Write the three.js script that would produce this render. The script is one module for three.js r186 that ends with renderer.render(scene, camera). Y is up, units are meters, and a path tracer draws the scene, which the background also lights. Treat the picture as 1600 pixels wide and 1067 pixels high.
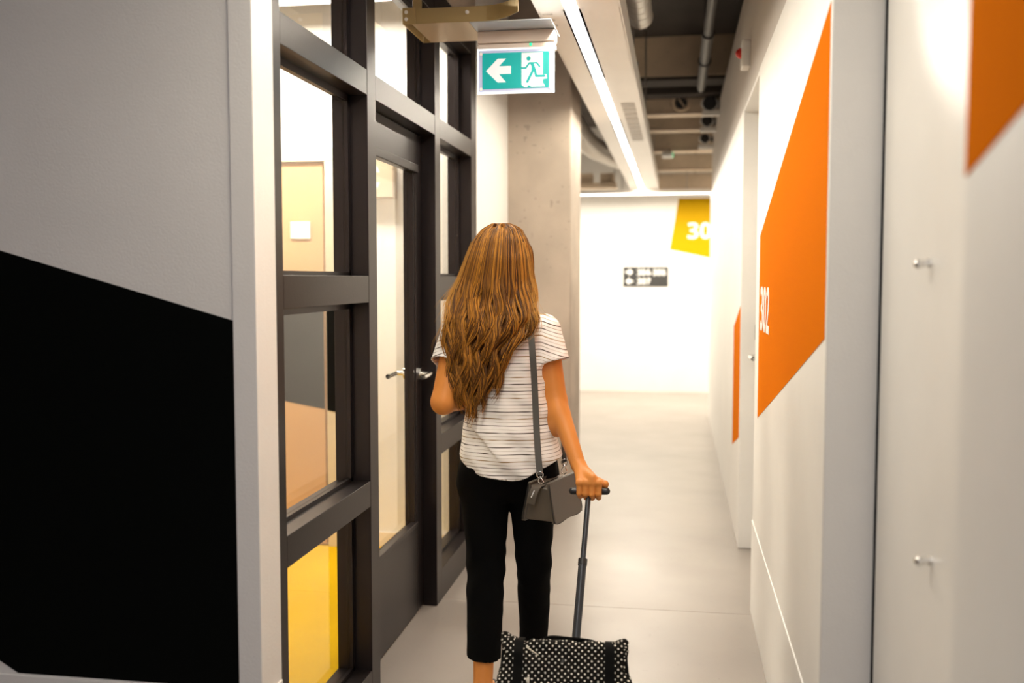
import * as THREE from 'three';
import { RoundedBoxGeometry } from 'three/addons/geometries/RoundedBoxGeometry.js';
import { TextGeometry } from 'three/addons/geometries/TextGeometry.js';
import { FontLoader } from 'three/addons/loaders/FontLoader.js';
import { RectAreaLightUniformsLib } from 'three/addons/lights/RectAreaLightUniformsLib.js';
import { mergeGeometries } from 'three/addons/utils/BufferGeometryUtils.js';

RectAreaLightUniformsLib.init();
const V = (x, y, z) => new THREE.Vector3(x, y, z);
const scene = new THREE.Scene();
scene.background = new THREE.Color(0x000000);

// ------------------------------------------------------------ camera
const camera = new THREE.PerspectiveCamera(37.85, 1600 / 1067, 0.05, 60);
camera.position.set(0, 1.45, 0);
camera.rotation.order = 'YXZ';
camera.rotation.set(THREE.MathUtils.degToRad(-3.622), THREE.MathUtils.degToRad(9.396), 0);
camera.focus = 3.33;
camera.userData.fStop = 1.8;

const renderer = new THREE.WebGLRenderer({ antialias: true });
renderer.toneMapping = THREE.LinearToneMapping;
renderer.toneMappingExposure = 1.0;
renderer.shadowMap.enabled = true;

// ------------------------------------------------------------ large lights
const WARM = new THREE.Color().setRGB(1, 0.91, 0.75), COOL = new THREE.Color().setRGB(0.95, 0.93, 1.0);
const LIT = { strip: 104, cross: 165, room: 75, lobby: 11 };
function areaLight(color, intensity, w, h, pos, target) {
  const l = new THREE.RectAreaLight(color, intensity, w, h);
  l.position.copy(pos); l.lookAt(target); scene.add(l); return l;
}
// long light strip in the service channel, the strip of the hallway that crosses at the end, the lamp of the room behind the glass, the lamps of the lobby behind the camera
areaLight(WARM, LIT.strip, 0.038, 10.85, V(-0.418, 2.492, -6.7), V(-0.418, 0, -6.7));
areaLight(WARM, LIT.cross, 5.0, 0.06, V(0, 2.435, -11.9), V(0, 0, -11.9));
areaLight(WARM, LIT.room, 2.2, 0.2, V(-2.4, 2.785, -4.65), V(-2.4, 0, -4.65));
areaLight(COOL, LIT.lobby, 1.2, 1.2, V(-0.5, 3.28, 1.5), V(-0.5, 0, 1.5));

// ------------------------------------------------------------ helpers
let seed = 7;
function rnd() { seed = (seed * 1664525 + 1013904223) >>> 0; return seed / 4294967296; }
const R = (a, b) => a + (b - a) * rnd();
const lerp = (a, b, t) => a + (b - a) * t;
const clamp = (x, a, b) => Math.min(b, Math.max(a, x));
const smooth = (a, b, x) => { const t = clamp((x - a) / (b - a), 0, 1); return t * t * (3 - 2 * t); };
const used = {};
function numbered(n) { const k = used[n] = (used[n] ?? -1) + 1; return k ? `${n}_${String(k).padStart(3, '0')}` : n; }
function tag(o, label, category, group, kind) {
  if (label) o.userData.label = label;
  if (category) o.userData.category = category;
  if (group) o.userData.group = group;
  if (kind) o.userData.kind = kind;
  return o;
}
// vertices' uv in metres, along the two axes across the dominant normal
function uvMetres(g) {
  const p = g.attributes.position, n = g.attributes.normal, uv = new Float32Array(p.count * 2);
  for (let i = 0; i < p.count; i++) {
    const x = Math.abs(n.getX(i)), y = Math.abs(n.getY(i)), z = Math.abs(n.getZ(i));
    const [a, b] = x >= y && x >= z ? [p.getZ(i), p.getY(i)] : y >= z ? [p.getX(i), p.getZ(i)] : [p.getX(i), p.getY(i)];
    uv[2 * i] = a; uv[2 * i + 1] = b;
  }
  g.setAttribute('uv', new THREE.BufferAttribute(uv, 2));
  return g;
}
function bx(x0, x1, y0, y1, z0, z1, r = 0) {
  const w = x1 - x0, h = y1 - y0, d = z1 - z0;
  const g = r ? new RoundedBoxGeometry(w, h, d, 2, Math.min(r, w / 2.01, h / 2.01, d / 2.01)) : new THREE.BoxGeometry(w, h, d).toNonIndexed();
  g.translate((x0 + x1) / 2, (y0 + y1) / 2, (z0 + z1) / 2);
  return uvMetres(g);
}
// geometries merged, whatever their indices
function join(list) {
  return mergeGeometries(list.map((g) => {
    const q = g.index ? g.toNonIndexed() : g;
    for (const k of Object.keys(q.attributes)) if (!['position', 'normal', 'uv', 'color'].includes(k)) q.deleteAttribute(k);
    return q;
  }));
}
function cyl(a, b, r0, r1 = r0, seg = 20) {
  const d = b.clone().sub(a), g = new THREE.CylinderGeometry(r1, r0, d.length(), seg);
  g.applyQuaternion(new THREE.Quaternion().setFromUnitVectors(V(0, 1, 0), d.clone().normalize()));
  g.translate((a.x + b.x) / 2, (a.y + b.y) / 2, (a.z + b.z) / 2);
  return g;
}
const tube = (pts, r, seg = 40, rad = 12) => new THREE.TubeGeometry(new THREE.CatmullRomCurve3(pts), seg, r, rad, false);
function mesh(name, geo, mat, parent) {
  const m = new THREE.Mesh(geo, mat);
  m.name = parent ? name : numbered(name);
  m.castShadow = m.receiveShadow = true;
  if (parent) {
    const o = V(0, 0, 0);
    for (let p = parent; p && p !== scene; p = p.parent) o.add(p.position);
    geo.translate(-o.x, -o.y, -o.z);
    parent.add(m);
  } else scene.add(m);
  return m;
}
function base(name, pos) { const o = new THREE.Group(); o.name = numbered(name); o.position.copy(pos); scene.add(o); return o; }
function thing(name, label, category, pos, group) { return tag(base(name, pos), label, category, group); }
function struct(name, geo, mat, parent) { const m = mesh(name, geo, mat, parent); if (!parent) m.userData.kind = 'structure'; return m; }
// a flat polygon on a wall, thin as the film it is. plane 'x': points are (z, y), facing -x; plane 'z': points are (x, y), facing +z
function film(points, plane, at, t = 0.0012) {
  const g = new THREE.ExtrudeGeometry(new THREE.Shape(points.map(([a, b]) => new THREE.Vector2(a, b))), { depth: t, bevelEnabled: false });
  if (plane === 'x') { g.rotateY(-Math.PI / 2); g.translate(at, 0, 0); } else g.translate(0, 0, at);
  return uvMetres(g);
}
const font = await new FontLoader().loadAsync('fonts/droid/droid_sans_bold.typeface.json');
function textGeo(s, h, t = 0.0012) {
  const g = new TextGeometry(s, { font, size: h / 0.72 * 0.72, depth: t, curveSegments: 8, bevelEnabled: false });
  g.computeBoundingBox(); return g;
}

// ---- noise and textures
const HN = new Float32Array(65536); for (let i = 0; i < 65536; i++) HN[i] = rnd();
function vnoise(x, y, per) {
  const xi = Math.floor(x), yi = Math.floor(y), fx = x - xi, fy = y - yi, u = fx * fx * (3 - 2 * fx), v = fy * fy * (3 - 2 * fy);
  const h = (a, b) => HN[((((a % per) + per) % per) * 251 + (((b % per) + per) % per) * 367) & 65535];
  return lerp(lerp(h(xi, yi), h(xi + 1, yi), u), lerp(h(xi, yi + 1), h(xi + 1, yi + 1), u), v);
}
function fbm(u, v, f, oct) { let s = 0, a = 0.5, t = 0; for (let o = 0; o < oct; o++) { s += a * vnoise(u * f, v * f, f); t += a; a *= 0.5; f *= 2; } return s / t; }
function noise3(x, y, z) { return Math.sin(x * 1.7 + Math.sin(y * 2.3 + z)) * Math.sin(y * 1.9 + Math.sin(z * 2.1 + x * 1.3)) * Math.sin(z * 1.6 + Math.sin(x * 2.7 + y)); }
function dataTex(n, f, srgb, metres) {
  const d = new Uint8Array(n * n * 4);
  for (let y = 0; y < n; y++) for (let x = 0; x < n; x++) {
    const c = f(x / n, y / n), k = 4 * (y * n + x);
    for (let i = 0; i < 3; i++) d[k + i] = clamp(Math.round(255 * (Array.isArray(c) ? c[i] : c)), 0, 255);
    d[k + 3] = 255;
  }
  const t = new THREE.DataTexture(d, n, n);
  t.wrapS = t.wrapT = THREE.RepeatWrapping; t.magFilter = t.minFilter = THREE.LinearFilter;
  if (srgb) t.colorSpace = THREE.SRGBColorSpace;
  t.repeat.set(1 / metres, 1 / metres); t.needsUpdate = true;
  return t;
}
const grainBump = dataTex(256, (u, v) => fbm(u, v, 64, 2), false, 0.25);
const plasterTone = dataTex(512, (u, v) => { const k = 0.965 + 0.035 * fbm(u, v, 8, 4); return [k, k, k]; }, true, 1.6);
const concreteTone = dataTex(512, (u, v) => { const k = 0.66 + 0.34 * fbm(u, v, 5, 5) - (vnoise(u * 90, v * 90, 90) > 0.93 ? 0.1 : 0); return [k, k * 0.985, k * 0.965]; }, true, 2.1);
const floorTone = dataTex(512, (u, v) => { const k = 0.9 + 0.1 * fbm(u, v, 6, 5) - (vnoise(u * 160, v * 160, 160) > 0.965 ? 0.05 : 0); return [k, k, k]; }, true, 2.6);
const floorRough = dataTex(256, (u, v) => 0.75 + 0.25 * fbm(u, v, 10, 4), false, 1.9);
const weave = dataTex(128, (u, v) => 0.5 + 0.25 * Math.sin(u * Math.PI * 64) * (0.7 + 0.3 * vnoise(u * 40, v * 40, 40)) + 0.25 * Math.sin(v * Math.PI * 64), false, 0.03);
const leatherBump = dataTex(256, (u, v) => { let m = 1; const n = 26; for (let a = -1; a < 2; a++) for (let b = -1; b < 2; b++) { const i = Math.floor(u * n) + a, j = Math.floor(v * n) + b, q = (k) => HN[((((i % n) + n) % n) * 131 + (((j % n) + n) % n) * 71 + k) & 65535]; m = Math.min(m, Math.hypot(u * n - i - q(1), v * n - j - q(9))); } return m; }, false, 0.03);
const M = (o) => new THREE.MeshStandardMaterial(o);
const P = (o) => new THREE.MeshPhysicalMaterial(o);
const col = (r, g, b) => new THREE.Color().setRGB(r, g, b);
const MAT = {
  wall: M({ color: col(0.86, 0.84, 0.81), map: plasterTone, roughness: 0.42, bumpMap: grainBump, bumpScale: 0.0003 }),
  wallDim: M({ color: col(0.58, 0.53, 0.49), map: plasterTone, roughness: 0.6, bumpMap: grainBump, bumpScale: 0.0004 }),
  floor: M({ color: col(0.335, 0.295, 0.265), map: floorTone, roughnessMap: floorRough, roughness: 0.42 }),
  yellow: P({ color: col(0.66, 0.4, 0.002), map: floorTone, roughness: 0.5, specularIntensity: 0.1 }),
  concrete: M({ color: col(0.66, 0.57, 0.49), map: concreteTone, roughness: 0.8, bumpMap: grainBump, bumpScale: 0.001 }),
  soffit: M({ color: col(0.075, 0.062, 0.055), map: concreteTone, roughness: 0.9, bumpMap: grainBump, bumpScale: 0.003 }),
  steel: P({ color: col(0.008, 0.0062, 0.0062), roughness: 0.36, specularIntensity: 0.8, specularColor: col(1, 0.86, 0.88), bumpMap: grainBump, bumpScale: 0.0001 }),
  gasket: M({ color: col(0.008, 0.008, 0.008), roughness: 0.6 }),
  glass: P({ color: 0xffffff, roughness: 0.0, metalness: 0, transmission: 1, thickness: 0, ior: 1.5, specularIntensity: 0.7 }),
  black: P({ color: col(0.0022, 0.0028, 0.0024), roughness: 0.5, specularIntensity: 0.12, bumpMap: grainBump, bumpScale: 0.0002 }),
  orange: P({ color: col(0.72, 0.175, 0.002), roughness: 0.95, specularIntensity: 0.02, bumpMap: grainBump, bumpScale: 0.0002 }),
  yellowFilm: P({ color: col(0.46, 0.27, 0.002), roughness: 0.5, specularIntensity: 0.1 }),
  white: M({ color: col(0.88, 0.87, 0.85), roughness: 0.5 }),
  channel: M({ color: col(0.8, 0.75, 0.7), roughness: 0.4, map: plasterTone }),
  tan: M({ color: col(0.6, 0.36, 0.17), roughness: 0.5, map: plasterTone }),
  cream: M({ color: col(0.8, 0.7, 0.55), roughness: 0.5 }),
  chrome: M({ color: col(0.75, 0.74, 0.72), roughness: 0.18, metalness: 1 }),
  zinc: M({ color: col(0.6, 0.59, 0.57), roughness: 0.38, metalness: 1, map: concreteTone }),
  brassy: M({ color: col(0.42, 0.3, 0.13), roughness: 0.34, metalness: 0.55 }),
  pipe: M({ color: col(0.05, 0.046, 0.045), roughness: 0.5 }),
  plastic: M({ color: col(0.02, 0.02, 0.022), roughness: 0.4 }),
  duct: M({ color: col(0.9, 0.74, 0.57), roughness: 0.55, metalness: 0.1, map: concreteTone }),
  foil: M({ color: col(0.55, 0.52, 0.48), roughness: 0.4, metalness: 0.7 }),
  led: M({ color: col(0.9, 0.9, 0.9), emissive: col(1, 0.97, 0.92), emissiveIntensity: 5, roughness: 0.5 }),
  red: M({ color: col(0.6, 0.02, 0.015), roughness: 0.35 }),
  greenLed: M({ color: col(0.02, 0.4, 0.2), emissive: col(0.02, 0.8, 0.35), emissiveIntensity: 1.2 }),
  doorPaint: M({ color: col(0.86, 0.84, 0.81), map: plasterTone, roughness: 0.28 }),
  lobby: M({ color: col(0.2, 0.18, 0.17), roughness: 0.7, map: plasterTone }),
  bracketFloor: M({ color: col(0.56, 0.45, 0.31), roughness: 0.35, metalness: 0.3 }),
  signCream: M({ color: col(0.5, 0.4, 0.29), roughness: 0.5 }),
  stud: M({ color: col(0.9, 0.88, 0.85), roughness: 0.3, metalness: 0.6 }),
  grey: M({ color: col(0.42, 0.38, 0.34), roughness: 0.5 }),
};

// ------------------------------------------------------------ the setting
const XL = -1.035, XR = 0.335, XN = 0.45, CEIL = 3.37, ZF = -2.342, ZE = -12.85;
const floor = base('floor', V(0, 0, 0)); floor.userData.kind = 'structure';
struct('floor_slab', bx(-4.1, 2.6, -0.12, 0, -4.33, 3.6), MAT.floor, floor);
struct('floor_slab', bx(-4.1, 2.6, -0.12, 0, ZE - 0.1, -4.333), MAT.floor, floor);
struct('joint_filler', bx(-1.04, XR + 0.12, -0.1, -0.0012, -4.333, -4.33), MAT.grey, floor);
const ceiling = struct('ceiling', bx(-4.1, 2.6, CEIL, CEIL + 0.15, ZE - 0.1, 3.6), MAT.soffit);
struct('beam', bx(-1.1, XR + 0.3, 3.03, CEIL, -8.45, -8.17), MAT.soffit, ceiling);
struct('beam_board', bx(-1.1, XR + 0.3, 3.06, CEIL, -8.17, -8.15), MAT.duct, ceiling);
struct('beam', bx(-1.1, XR + 0.3, 3.02, CEIL, -8.95, -8.72), MAT.soffit, ceiling);

// right wall: three stretches with door niches between them
const wallRight = base('wall_right', V(0, 0, 0)); wallRight.userData.kind = 'structure';
const HEAD = 2.34;
const stretch = [[-1.262, 3.5], [-4.4, -2.345], [-10.6, -5.41]];
for (const [z0, z1] of stretch) {
  struct('wall_panel', bx(XR, XR + 0.3, 0, HEAD, z0, z1, 0.006), MAT.wall, wallRight);
}
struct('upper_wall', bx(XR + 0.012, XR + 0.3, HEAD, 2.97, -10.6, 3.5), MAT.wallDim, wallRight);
struct('upper_recess', bx(XR + 0.25, XR + 0.33, 2.97, CEIL, -10.6, 3.5), MAT.soffit, wallRight);
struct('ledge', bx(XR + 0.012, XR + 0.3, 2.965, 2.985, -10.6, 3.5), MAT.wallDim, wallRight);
for (const [z0, z1] of [[-2.345, -1.262], [-5.41, -4.4]]) struct('niche_head', bx(XR + 0.004, XR + 0.3, HEAD - 0.02, HEAD, z0, z1), MAT.wall, wallRight);
// painted film shapes with room numbers
const o1 = struct('orange_graphic', film([[-1.256, 1.57], [0.9, 2.09], [0.9, 2.32], [-1.256, 2.32]], 'x', XR), MAT.orange, wallRight);
const o2 = struct('orange_graphic', film([[-4.21, 0.873], [-2.362, 1.312], [-2.362, 2.07], [-4.21, 1.623]], 'x', XR), MAT.orange, wallRight);
const o3 = struct('orange_graphic', film([[-6.02, 0.465], [-5.42, 0.6], [-5.42, 1.305], [-6.02, 1.167]], 'x', XR), MAT.orange, wallRight);
{
  const g = textGeo('302', 0.172); g.rotateY(-Math.PI / 2);
  g.computeBoundingBox(); g.translate(XR - 0.0013, 1.242 - g.boundingBox.min.y, -4.13 - g.boundingBox.min.z);
  tag(struct('room_number', g, MAT.white, o2), 'white room number 302 on the orange shape');
}
// baseboards: tall kick boards, a few millimetres proud
const bbR = base('baseboard_right', V(0, 0, 0)); bbR.userData.kind = 'structure';
for (const [z0, z1] of stretch.slice(0, 2)) struct('kick_board', bx(XR - 0.004, XR + 0.05, 0, 0.4, z0, z1, 0.002), MAT.wall, bbR);
// niche doors
function nicheDoor(n, z0, z1) {
  const d = base(`door_${n}`, V(XN, 0, z1)); d.userData.kind = 'structure';
  struct('door_frame', join([bx(XN - 0.002, XN + 0.18, 0, HEAD - 0.02, z0, z0 + 0.006), bx(XN - 0.002, XN + 0.18, 0, HEAD - 0.02, z1 - 0.006, z1)]), MAT.gasket, d);
  struct('door_leaf', bx(XN, XN + 0.045, 0.006, HEAD - 0.026, z0 + 0.018, z1 - 0.018, 0.003), MAT.doorPaint, d);
  struct('door_backing', bx(XN + 0.06, XN + 0.18, 0, HEAD - 0.02, z0, z1), MAT.gasket, d);
  return d;
}
const door1 = nicheDoor(1, -2.345, -1.262), door2 = nicheDoor(2, -5.41, -4.4);
{ // the near door's two round studs, one above the other
  for (const [y, z] of [[1.478, -1.9], [0.95, -1.84]]) {
    struct('door_stud', join([cyl(V(XN + 0.002, y, z), V(XN - 0.003, y, z), 0.0085), cyl(V(XN, y, z), V(XN - 0.018, y - 0.002, z), 0.0065), new THREE.SphereGeometry(0.0085, 16, 12).translate(XN - 0.02, y - 0.002, z)]), MAT.chrome, door1);
  }
  // far door: lever handle on a rose, and the black reader above it
  const y = 1.045, z = -5.28;
  struct('lever_handle', join([cyl(V(XN + 0.002, y, z), V(XN - 0.009, y, z), 0.026), cyl(V(XN, y, z), V(XN - 0.072, y, z), 0.011), tube([V(XN - 0.07, y, z - 0.008), V(XN - 0.073, y, z + 0.03), V(XN - 0.07, y, z + 0.075), V(XN - 0.066, y, z + 0.125)], 0.012)]), MAT.chrome, door2);
  struct('card_reader', bx(XN - 0.048, XN + 0.002, 1.13, 1.21, z - 0.03, z + 0.05, 0.006), MAT.plastic, door2);
}

// left: the wall end that faces the camera, with a big black shape painted on it
const wallFront = base('wall_left', V(-4, 0, ZF)); wallFront.userData.kind = 'structure';
struct('wall_panel', bx(-4, XL, 0, CEIL, ZF - 0.135, ZF, 0.004), MAT.wall, wallFront);
struct('corner_trim', bx(XL - 0.058, XL + 0.004, 0, CEIL, ZF - 0.05, ZF + 0.006, 0.002), MAT.wall, wallFront);
struct('black_graphic', film([[-1.094, 0.402], [-1.72, 0.402], [-2.1, 0.62], [-2.3, 1.68], [-1.775, 1.534], [-1.094, 1.345]], 'z', ZF), MAT.black, wallFront);
const bbL = base('baseboard_left', V(-4, 0, ZF)); bbL.userData.kind = 'structure';
struct('kick_board', bx(-4, XL - 0.06, 0, 0.398, ZF, ZF + 0.007, 0.002), MAT.wall, bbL);
struct('kick_board', bx(XL, XL + 0.006, 0, 0.38, ZF - 0.125, ZF + 0.0075, 0.002), MAT.wall, bbL);

// the glazed wall: black steel posts and rails, panes set back in them, and a glazed door in the second bay
const GX = XL - 0.078, BX = XL - 0.125;
const win = base('window_1', V(XL, 0, -3.8)); win.userData.kind = 'structure';
const posts = [[-2.525, -2.471], [-3.367, -3.271], [-4.318, -4.223], [-5.123, -4.995]];
const RAILS = { low: [0.664, 0.753], mid: [1.368, 1.459], head: [2.066, 2.151], top: [2.58, 2.7] };
for (const [z0, z1] of posts) struct('post', bx(BX, XL, 0, 2.7, z0, z1, 0.0025), MAT.steel, win);
const bays = [[-3.271, -2.525], [-4.223, -3.367], [-4.995, -4.318]];
bays.forEach(([z0, z1], i) => {
  const levels = i === 1 ? ['head', 'top'] : ['low', 'mid', 'head', 'top'];
  for (const k of levels) struct('rail', bx(BX, XL - 0.0006, RAILS[k][0], RAILS[k][1], z0, z1, 0.002), MAT.steel, win);
  const sill = i === 0 ? 0.085 : 0.14;
  if (i !== 1) struct('bottom_rail', bx(BX, XL - 0.0006, 0, sill, z0, z1, 0.002), MAT.steel, win);
  const ys = i === 1 ? [[RAILS.head[1], RAILS.top[0]]] : [[sill, RAILS.low[0]], [RAILS.low[1], RAILS.mid[0]], [RAILS.mid[1], RAILS.head[0]], [RAILS.head[1], RAILS.top[0]]];
  for (const [y0, y1] of ys) {
    const t = 0.022, f = GX + 0.016;
    struct('glazing_bead', join([bx(GX + 0.004, f, y0, y0 + t * 0.6, z0, z1), bx(GX + 0.004, f, y1 - t, y1, z0, z1), bx(GX + 0.004, f, y0, y1, z0, z0 + t), bx(GX + 0.004, f, y0, y1, z1 - t, z1)]), MAT.steel, win);
    struct('glass_pane', bx(GX - 0.001, GX + 0.001, y0 + 0.002, y1 - 0.002, z0 + 0.002, z1 - 0.002), MAT.glass, win);
  }
});
const door3 = base('door_3', V(XL, 0, -4.22)); door3.userData.kind = 'structure';
{
  const [z0, z1] = bays[1], x0 = XL - 0.115, x1 = XL - 0.062, a = z0 + 0.006, b = z1 - 0.006, s = 0.1, g0 = 0.385, g1 = 1.93;
  struct('stile', bx(x0, x1, 0.008, 2.06, a, a + s, 0.003), MAT.steel, door3);
  struct('stile', bx(x0, x1, 0.008, 2.06, b - s, b, 0.003), MAT.steel, door3);
  struct('top_rail', bx(x0, x1, g1, 2.06, a + s, b - s, 0.002), MAT.steel, door3);
  struct('kick_panel', bx(x0, x1, 0.008, g0, a + s, b - s, 0.002), MAT.steel, door3);
  const xm = XL - 0.09, t = 0.02;
  struct('glazing_bead', join([bx(xm + 0.004, x1 + 0.006, g0, g0 + t, a + s, b - s, 0.004), bx(xm + 0.004, x1 + 0.012, g1 - 0.035, g1, a + s - 0.02, b - s + 0.02, 0.004), bx(xm + 0.004, x1 - 0.004, g0, g1, a + s, a + s + t), bx(xm + 0.004, x1 - 0.004, g0, g1, b - s - t, b - s)]), MAT.steel, door3);
  struct('glass_pane', bx(xm - 0.001, xm + 0.001, g0, g1, a + s, b - s), MAT.glass, door3);
  const y = 1.04, z = -4.165;
  for (const e of [1, -1]) {
    const xf = e > 0 ? x1 : x0;
    tag(struct('lever_handle', join([cyl(V(xf, y, z), V(xf + e * 0.012, y, z), 0.026), cyl(V(xf, y, z), V(xf + e * 0.05, y, z), 0.0095), tube([V(xf + e * 0.048, y, z - 0.006), V(xf + e * 0.052, y - 0.002, z + 0.05), V(xf + e * 0.05, y - 0.004, z + 0.12)], 0.0105)]), MAT.chrome, door3), e > 0 ? 'chrome lever handle on the corridor side' : 'chrome lever handle on the room side');
  }
}
// wall over the glass, wall beyond it, concrete column
const wallOver = struct('wall_over_glass', bx(XL - 0.13, XL - 0.004, 2.7, CEIL, -5.123, ZF - 0.135), MAT.concrete);
struct('wall_beyond', bx(-2.7, XL, 0, CEIL, -6.1, -5.124, 0.003), MAT.wall);
struct('column', bx(-1.2, -0.645, 0, CEIL, -6.72, -6.1, 0.012), MAT.concrete);
struct('wall_side', bx(-2.7, -2.6, 0, CEIL, ZE, -6.1), MAT.wall);
// end wall with yellow film and cross hallway
const wallEnd = base('wall_end', V(0, 0, ZE)); wallEnd.userData.kind = 'structure';
struct('wall_panel', bx(-2.7, 2.6, 0, CEIL, ZE - 0.1, ZE), MAT.wall, wallEnd);
const yf = struct('yellow_graphic', film([[0.01, 2.46], [-0.1, 1.815], [0.95, 1.59], [0.95, 2.46]], 'z', ZE), MAT.yellowFilm, wallEnd);
{
  const g = textGeo('304', 0.2); g.computeBoundingBox(); g.translate(0.125 - g.boundingBox.min.x, 1.95 - g.boundingBox.min.y, ZE + 0.0013);
  tag(struct('room_number', g, MAT.white, yf), 'white room number on the yellow shape');
}
struct('wall_cross', bx(XR + 0.3, 2.6, 0, CEIL, -10.6, -10.45), MAT.wall);
struct('wall_cross', bx(2.5, 2.6, 0, CEIL, ZE, -10.6), MAT.wall);
// lobby round the camera
struct('wall_back', bx(-4.1, 0.635, 0, CEIL, 3.5, 3.6), MAT.lobby);
struct('wall_lobby', bx(-4.1, -4, 0, CEIL, ZF - 0.13, 3.5), MAT.lobby);

// the room behind the glass
const wallRoom = base('wall_room', V(-2.5, 0, -5.12)); wallRoom.userData.kind = 'structure';
struct('wall_panel', bx(-4, XL - 0.13, 0, 2.95, -5.123, -5.1), MAT.wall, wallRoom);
struct('wall_panel', bx(-4.1, -4, 0, 2.95, -5.123, ZF - 0.135), MAT.wall, wallRoom);
struct('floor_room', bx(-4, BX + 0.02, 0, 0.012, -5.1, ZF - 0.136), MAT.yellow);
struct('ceiling_room', bx(-4, XL - 0.13, 2.9, 2.96, -5.123, ZF - 0.135), MAT.soffit);
struct('baseboard_room', bx(-1.78, XL - 0.13, 0.012, 0.09, -5.1, -5.09, 0.002), MAT.cream);
const door4 = base('door_4', V(-2.2, 0.012, -5.1)); door4.userData.kind = 'structure';
struct('door_leaf', bx(-2.7, -1.85, 0.02, 2.06, -5.1, -5.06, 0.003), MAT.tan, door4);
struct('door_frame', join([bx(-2.78, -1.755, 2.065, 2.14, -5.1, -5.045, 0.003), bx(-1.835, -1.755, 0.012, 2.065, -5.1, -5.045, 0.003), bx(-2.78, -2.705, 0.012, 2.065, -5.1, -5.045, 0.003)]), MAT.cream, door4);
struct('black_graphic', join([film([[-2.69, 0.9], [-1.852, 0.752], [-1.852, 1.37], [-2.69, 1.37]], 'z', -5.06), film([[-1.832, 0.748], [-1.757, 0.735], [-1.757, 1.37], [-1.832, 1.37]], 'z', -5.045)]), MAT.black, door4);

// ------------------------------------------------------------ objects
// --- service channel with the light strip
{
  const t = thing('light_channel', 'long white ceiling channel with a glowing strip running down the corridor', 'light', V(-0.385, 2.5, -6));
  const z0 = -12.15, z1 = -1.22;
  mesh('channel', join([bx(-0.55, -0.444, 2.5, 2.508, z0, z1), bx(-0.392, -0.232, 2.5, 2.508, z0, z1), bx(-0.556, -0.548, 2.5, 2.62, z0, z1), bx(-0.234, -0.226, 2.5, 2.62, z0, z1), bx(-0.454, -0.444, 2.5, 2.52, z0, z1), bx(-0.392, -0.382, 2.5, 2.52, z0, z1), bx(-0.454, -0.382, 2.52, 2.528, z0, z1), bx(-0.555, -0.23, 2.5, 2.62, z0 - 0.006, z0)]), MAT.channel, t);
  tag(mesh('light_strip', bx(-0.4435, -0.3925, 2.494, 2.519, z0 + 0.03, z1 - 0.03, 0.004), MAT.led, t), 'glowing white light strip');
  const lou = [];
  for (let k = 0; k < 9; k++) lou.push(bx(-0.345, -0.262, 2.497, 2.5, -7.75 + k * 0.19, -7.6 + k * 0.19, 0.001));
  tag(mesh('vent_grille', join(lou), MAT.grey, t), 'grey slotted vent in the channel floor');
  for (const k of [0, 1, 2]) mesh('vent_slot', bx(-0.54, -0.5, 2.4985, 2.5, -4.02 - k * 0.09, -4.0 - k * 0.09), MAT.grey, t);
  for (const z of [-1.6, -5.6, -7.7, -10.3]) mesh('hanger_rod', join([cyl(V(-0.53, 2.6, z), V(-0.53, CEIL, z), 0.006, 0.006, 8), cyl(V(-0.25, 2.6, z), V(-0.25, CEIL, z), 0.006, 0.006, 8), bx(-0.56, -0.222, 2.62, 2.635, z - 0.015, z + 0.015)]), MAT.zinc, t);
}
{
  const t = thing('cross_light', 'slim glowing white light line across the far end of the corridor', 'light', V(0, 2.44, -11.9));
  mesh('housing', bx(-2.55, 2.45, 2.443, 2.488, -11.94, -11.86, 0.004), MAT.channel, t);
  mesh('light_strip', bx(-2.54, 2.44, 2.437, 2.447, -11.935, -11.865, 0.002), MAT.led, t);
  for (const x of [-2, -0.65, 0.1, 1.5]) mesh('hanger_rod', cyl(V(x, 2.49, -11.9), V(x, CEIL, -11.9), 0.005, 0.005, 8), MAT.zinc, t);
}
{
  const t = thing('room_lamp', 'flat ceiling lamp of the bright room behind the glass', 'light', V(-2.4, 2.8, -4.65));
  mesh('housing', bx(-3.52, -1.28, 2.8, 2.8995, -4.77, -4.53, 0.005), MAT.channel, t);
  mesh('diffuser', bx(-3.5, -1.3, 2.79, 2.801, -4.75, -4.55, 0.002), MAT.led, t);
}
{
  const t = thing('lobby_lamp', 'square ceiling lamp of the lobby behind the camera', 'light', V(-0.5, 3.3, 1.5));
  mesh('housing', bx(-1.14, 0.14, 3.29, CEIL, 0.86, 2.14, 0.005), MAT.channel, t);
  mesh('diffuser', bx(-1.1, 0.1, 3.285, 3.291, 0.9, 2.1, 0.002), M({ color: col(0.9, 0.9, 0.9), emissive: col(0.98, 0.97, 1), emissiveIntensity: 2 }), t);
}
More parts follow.
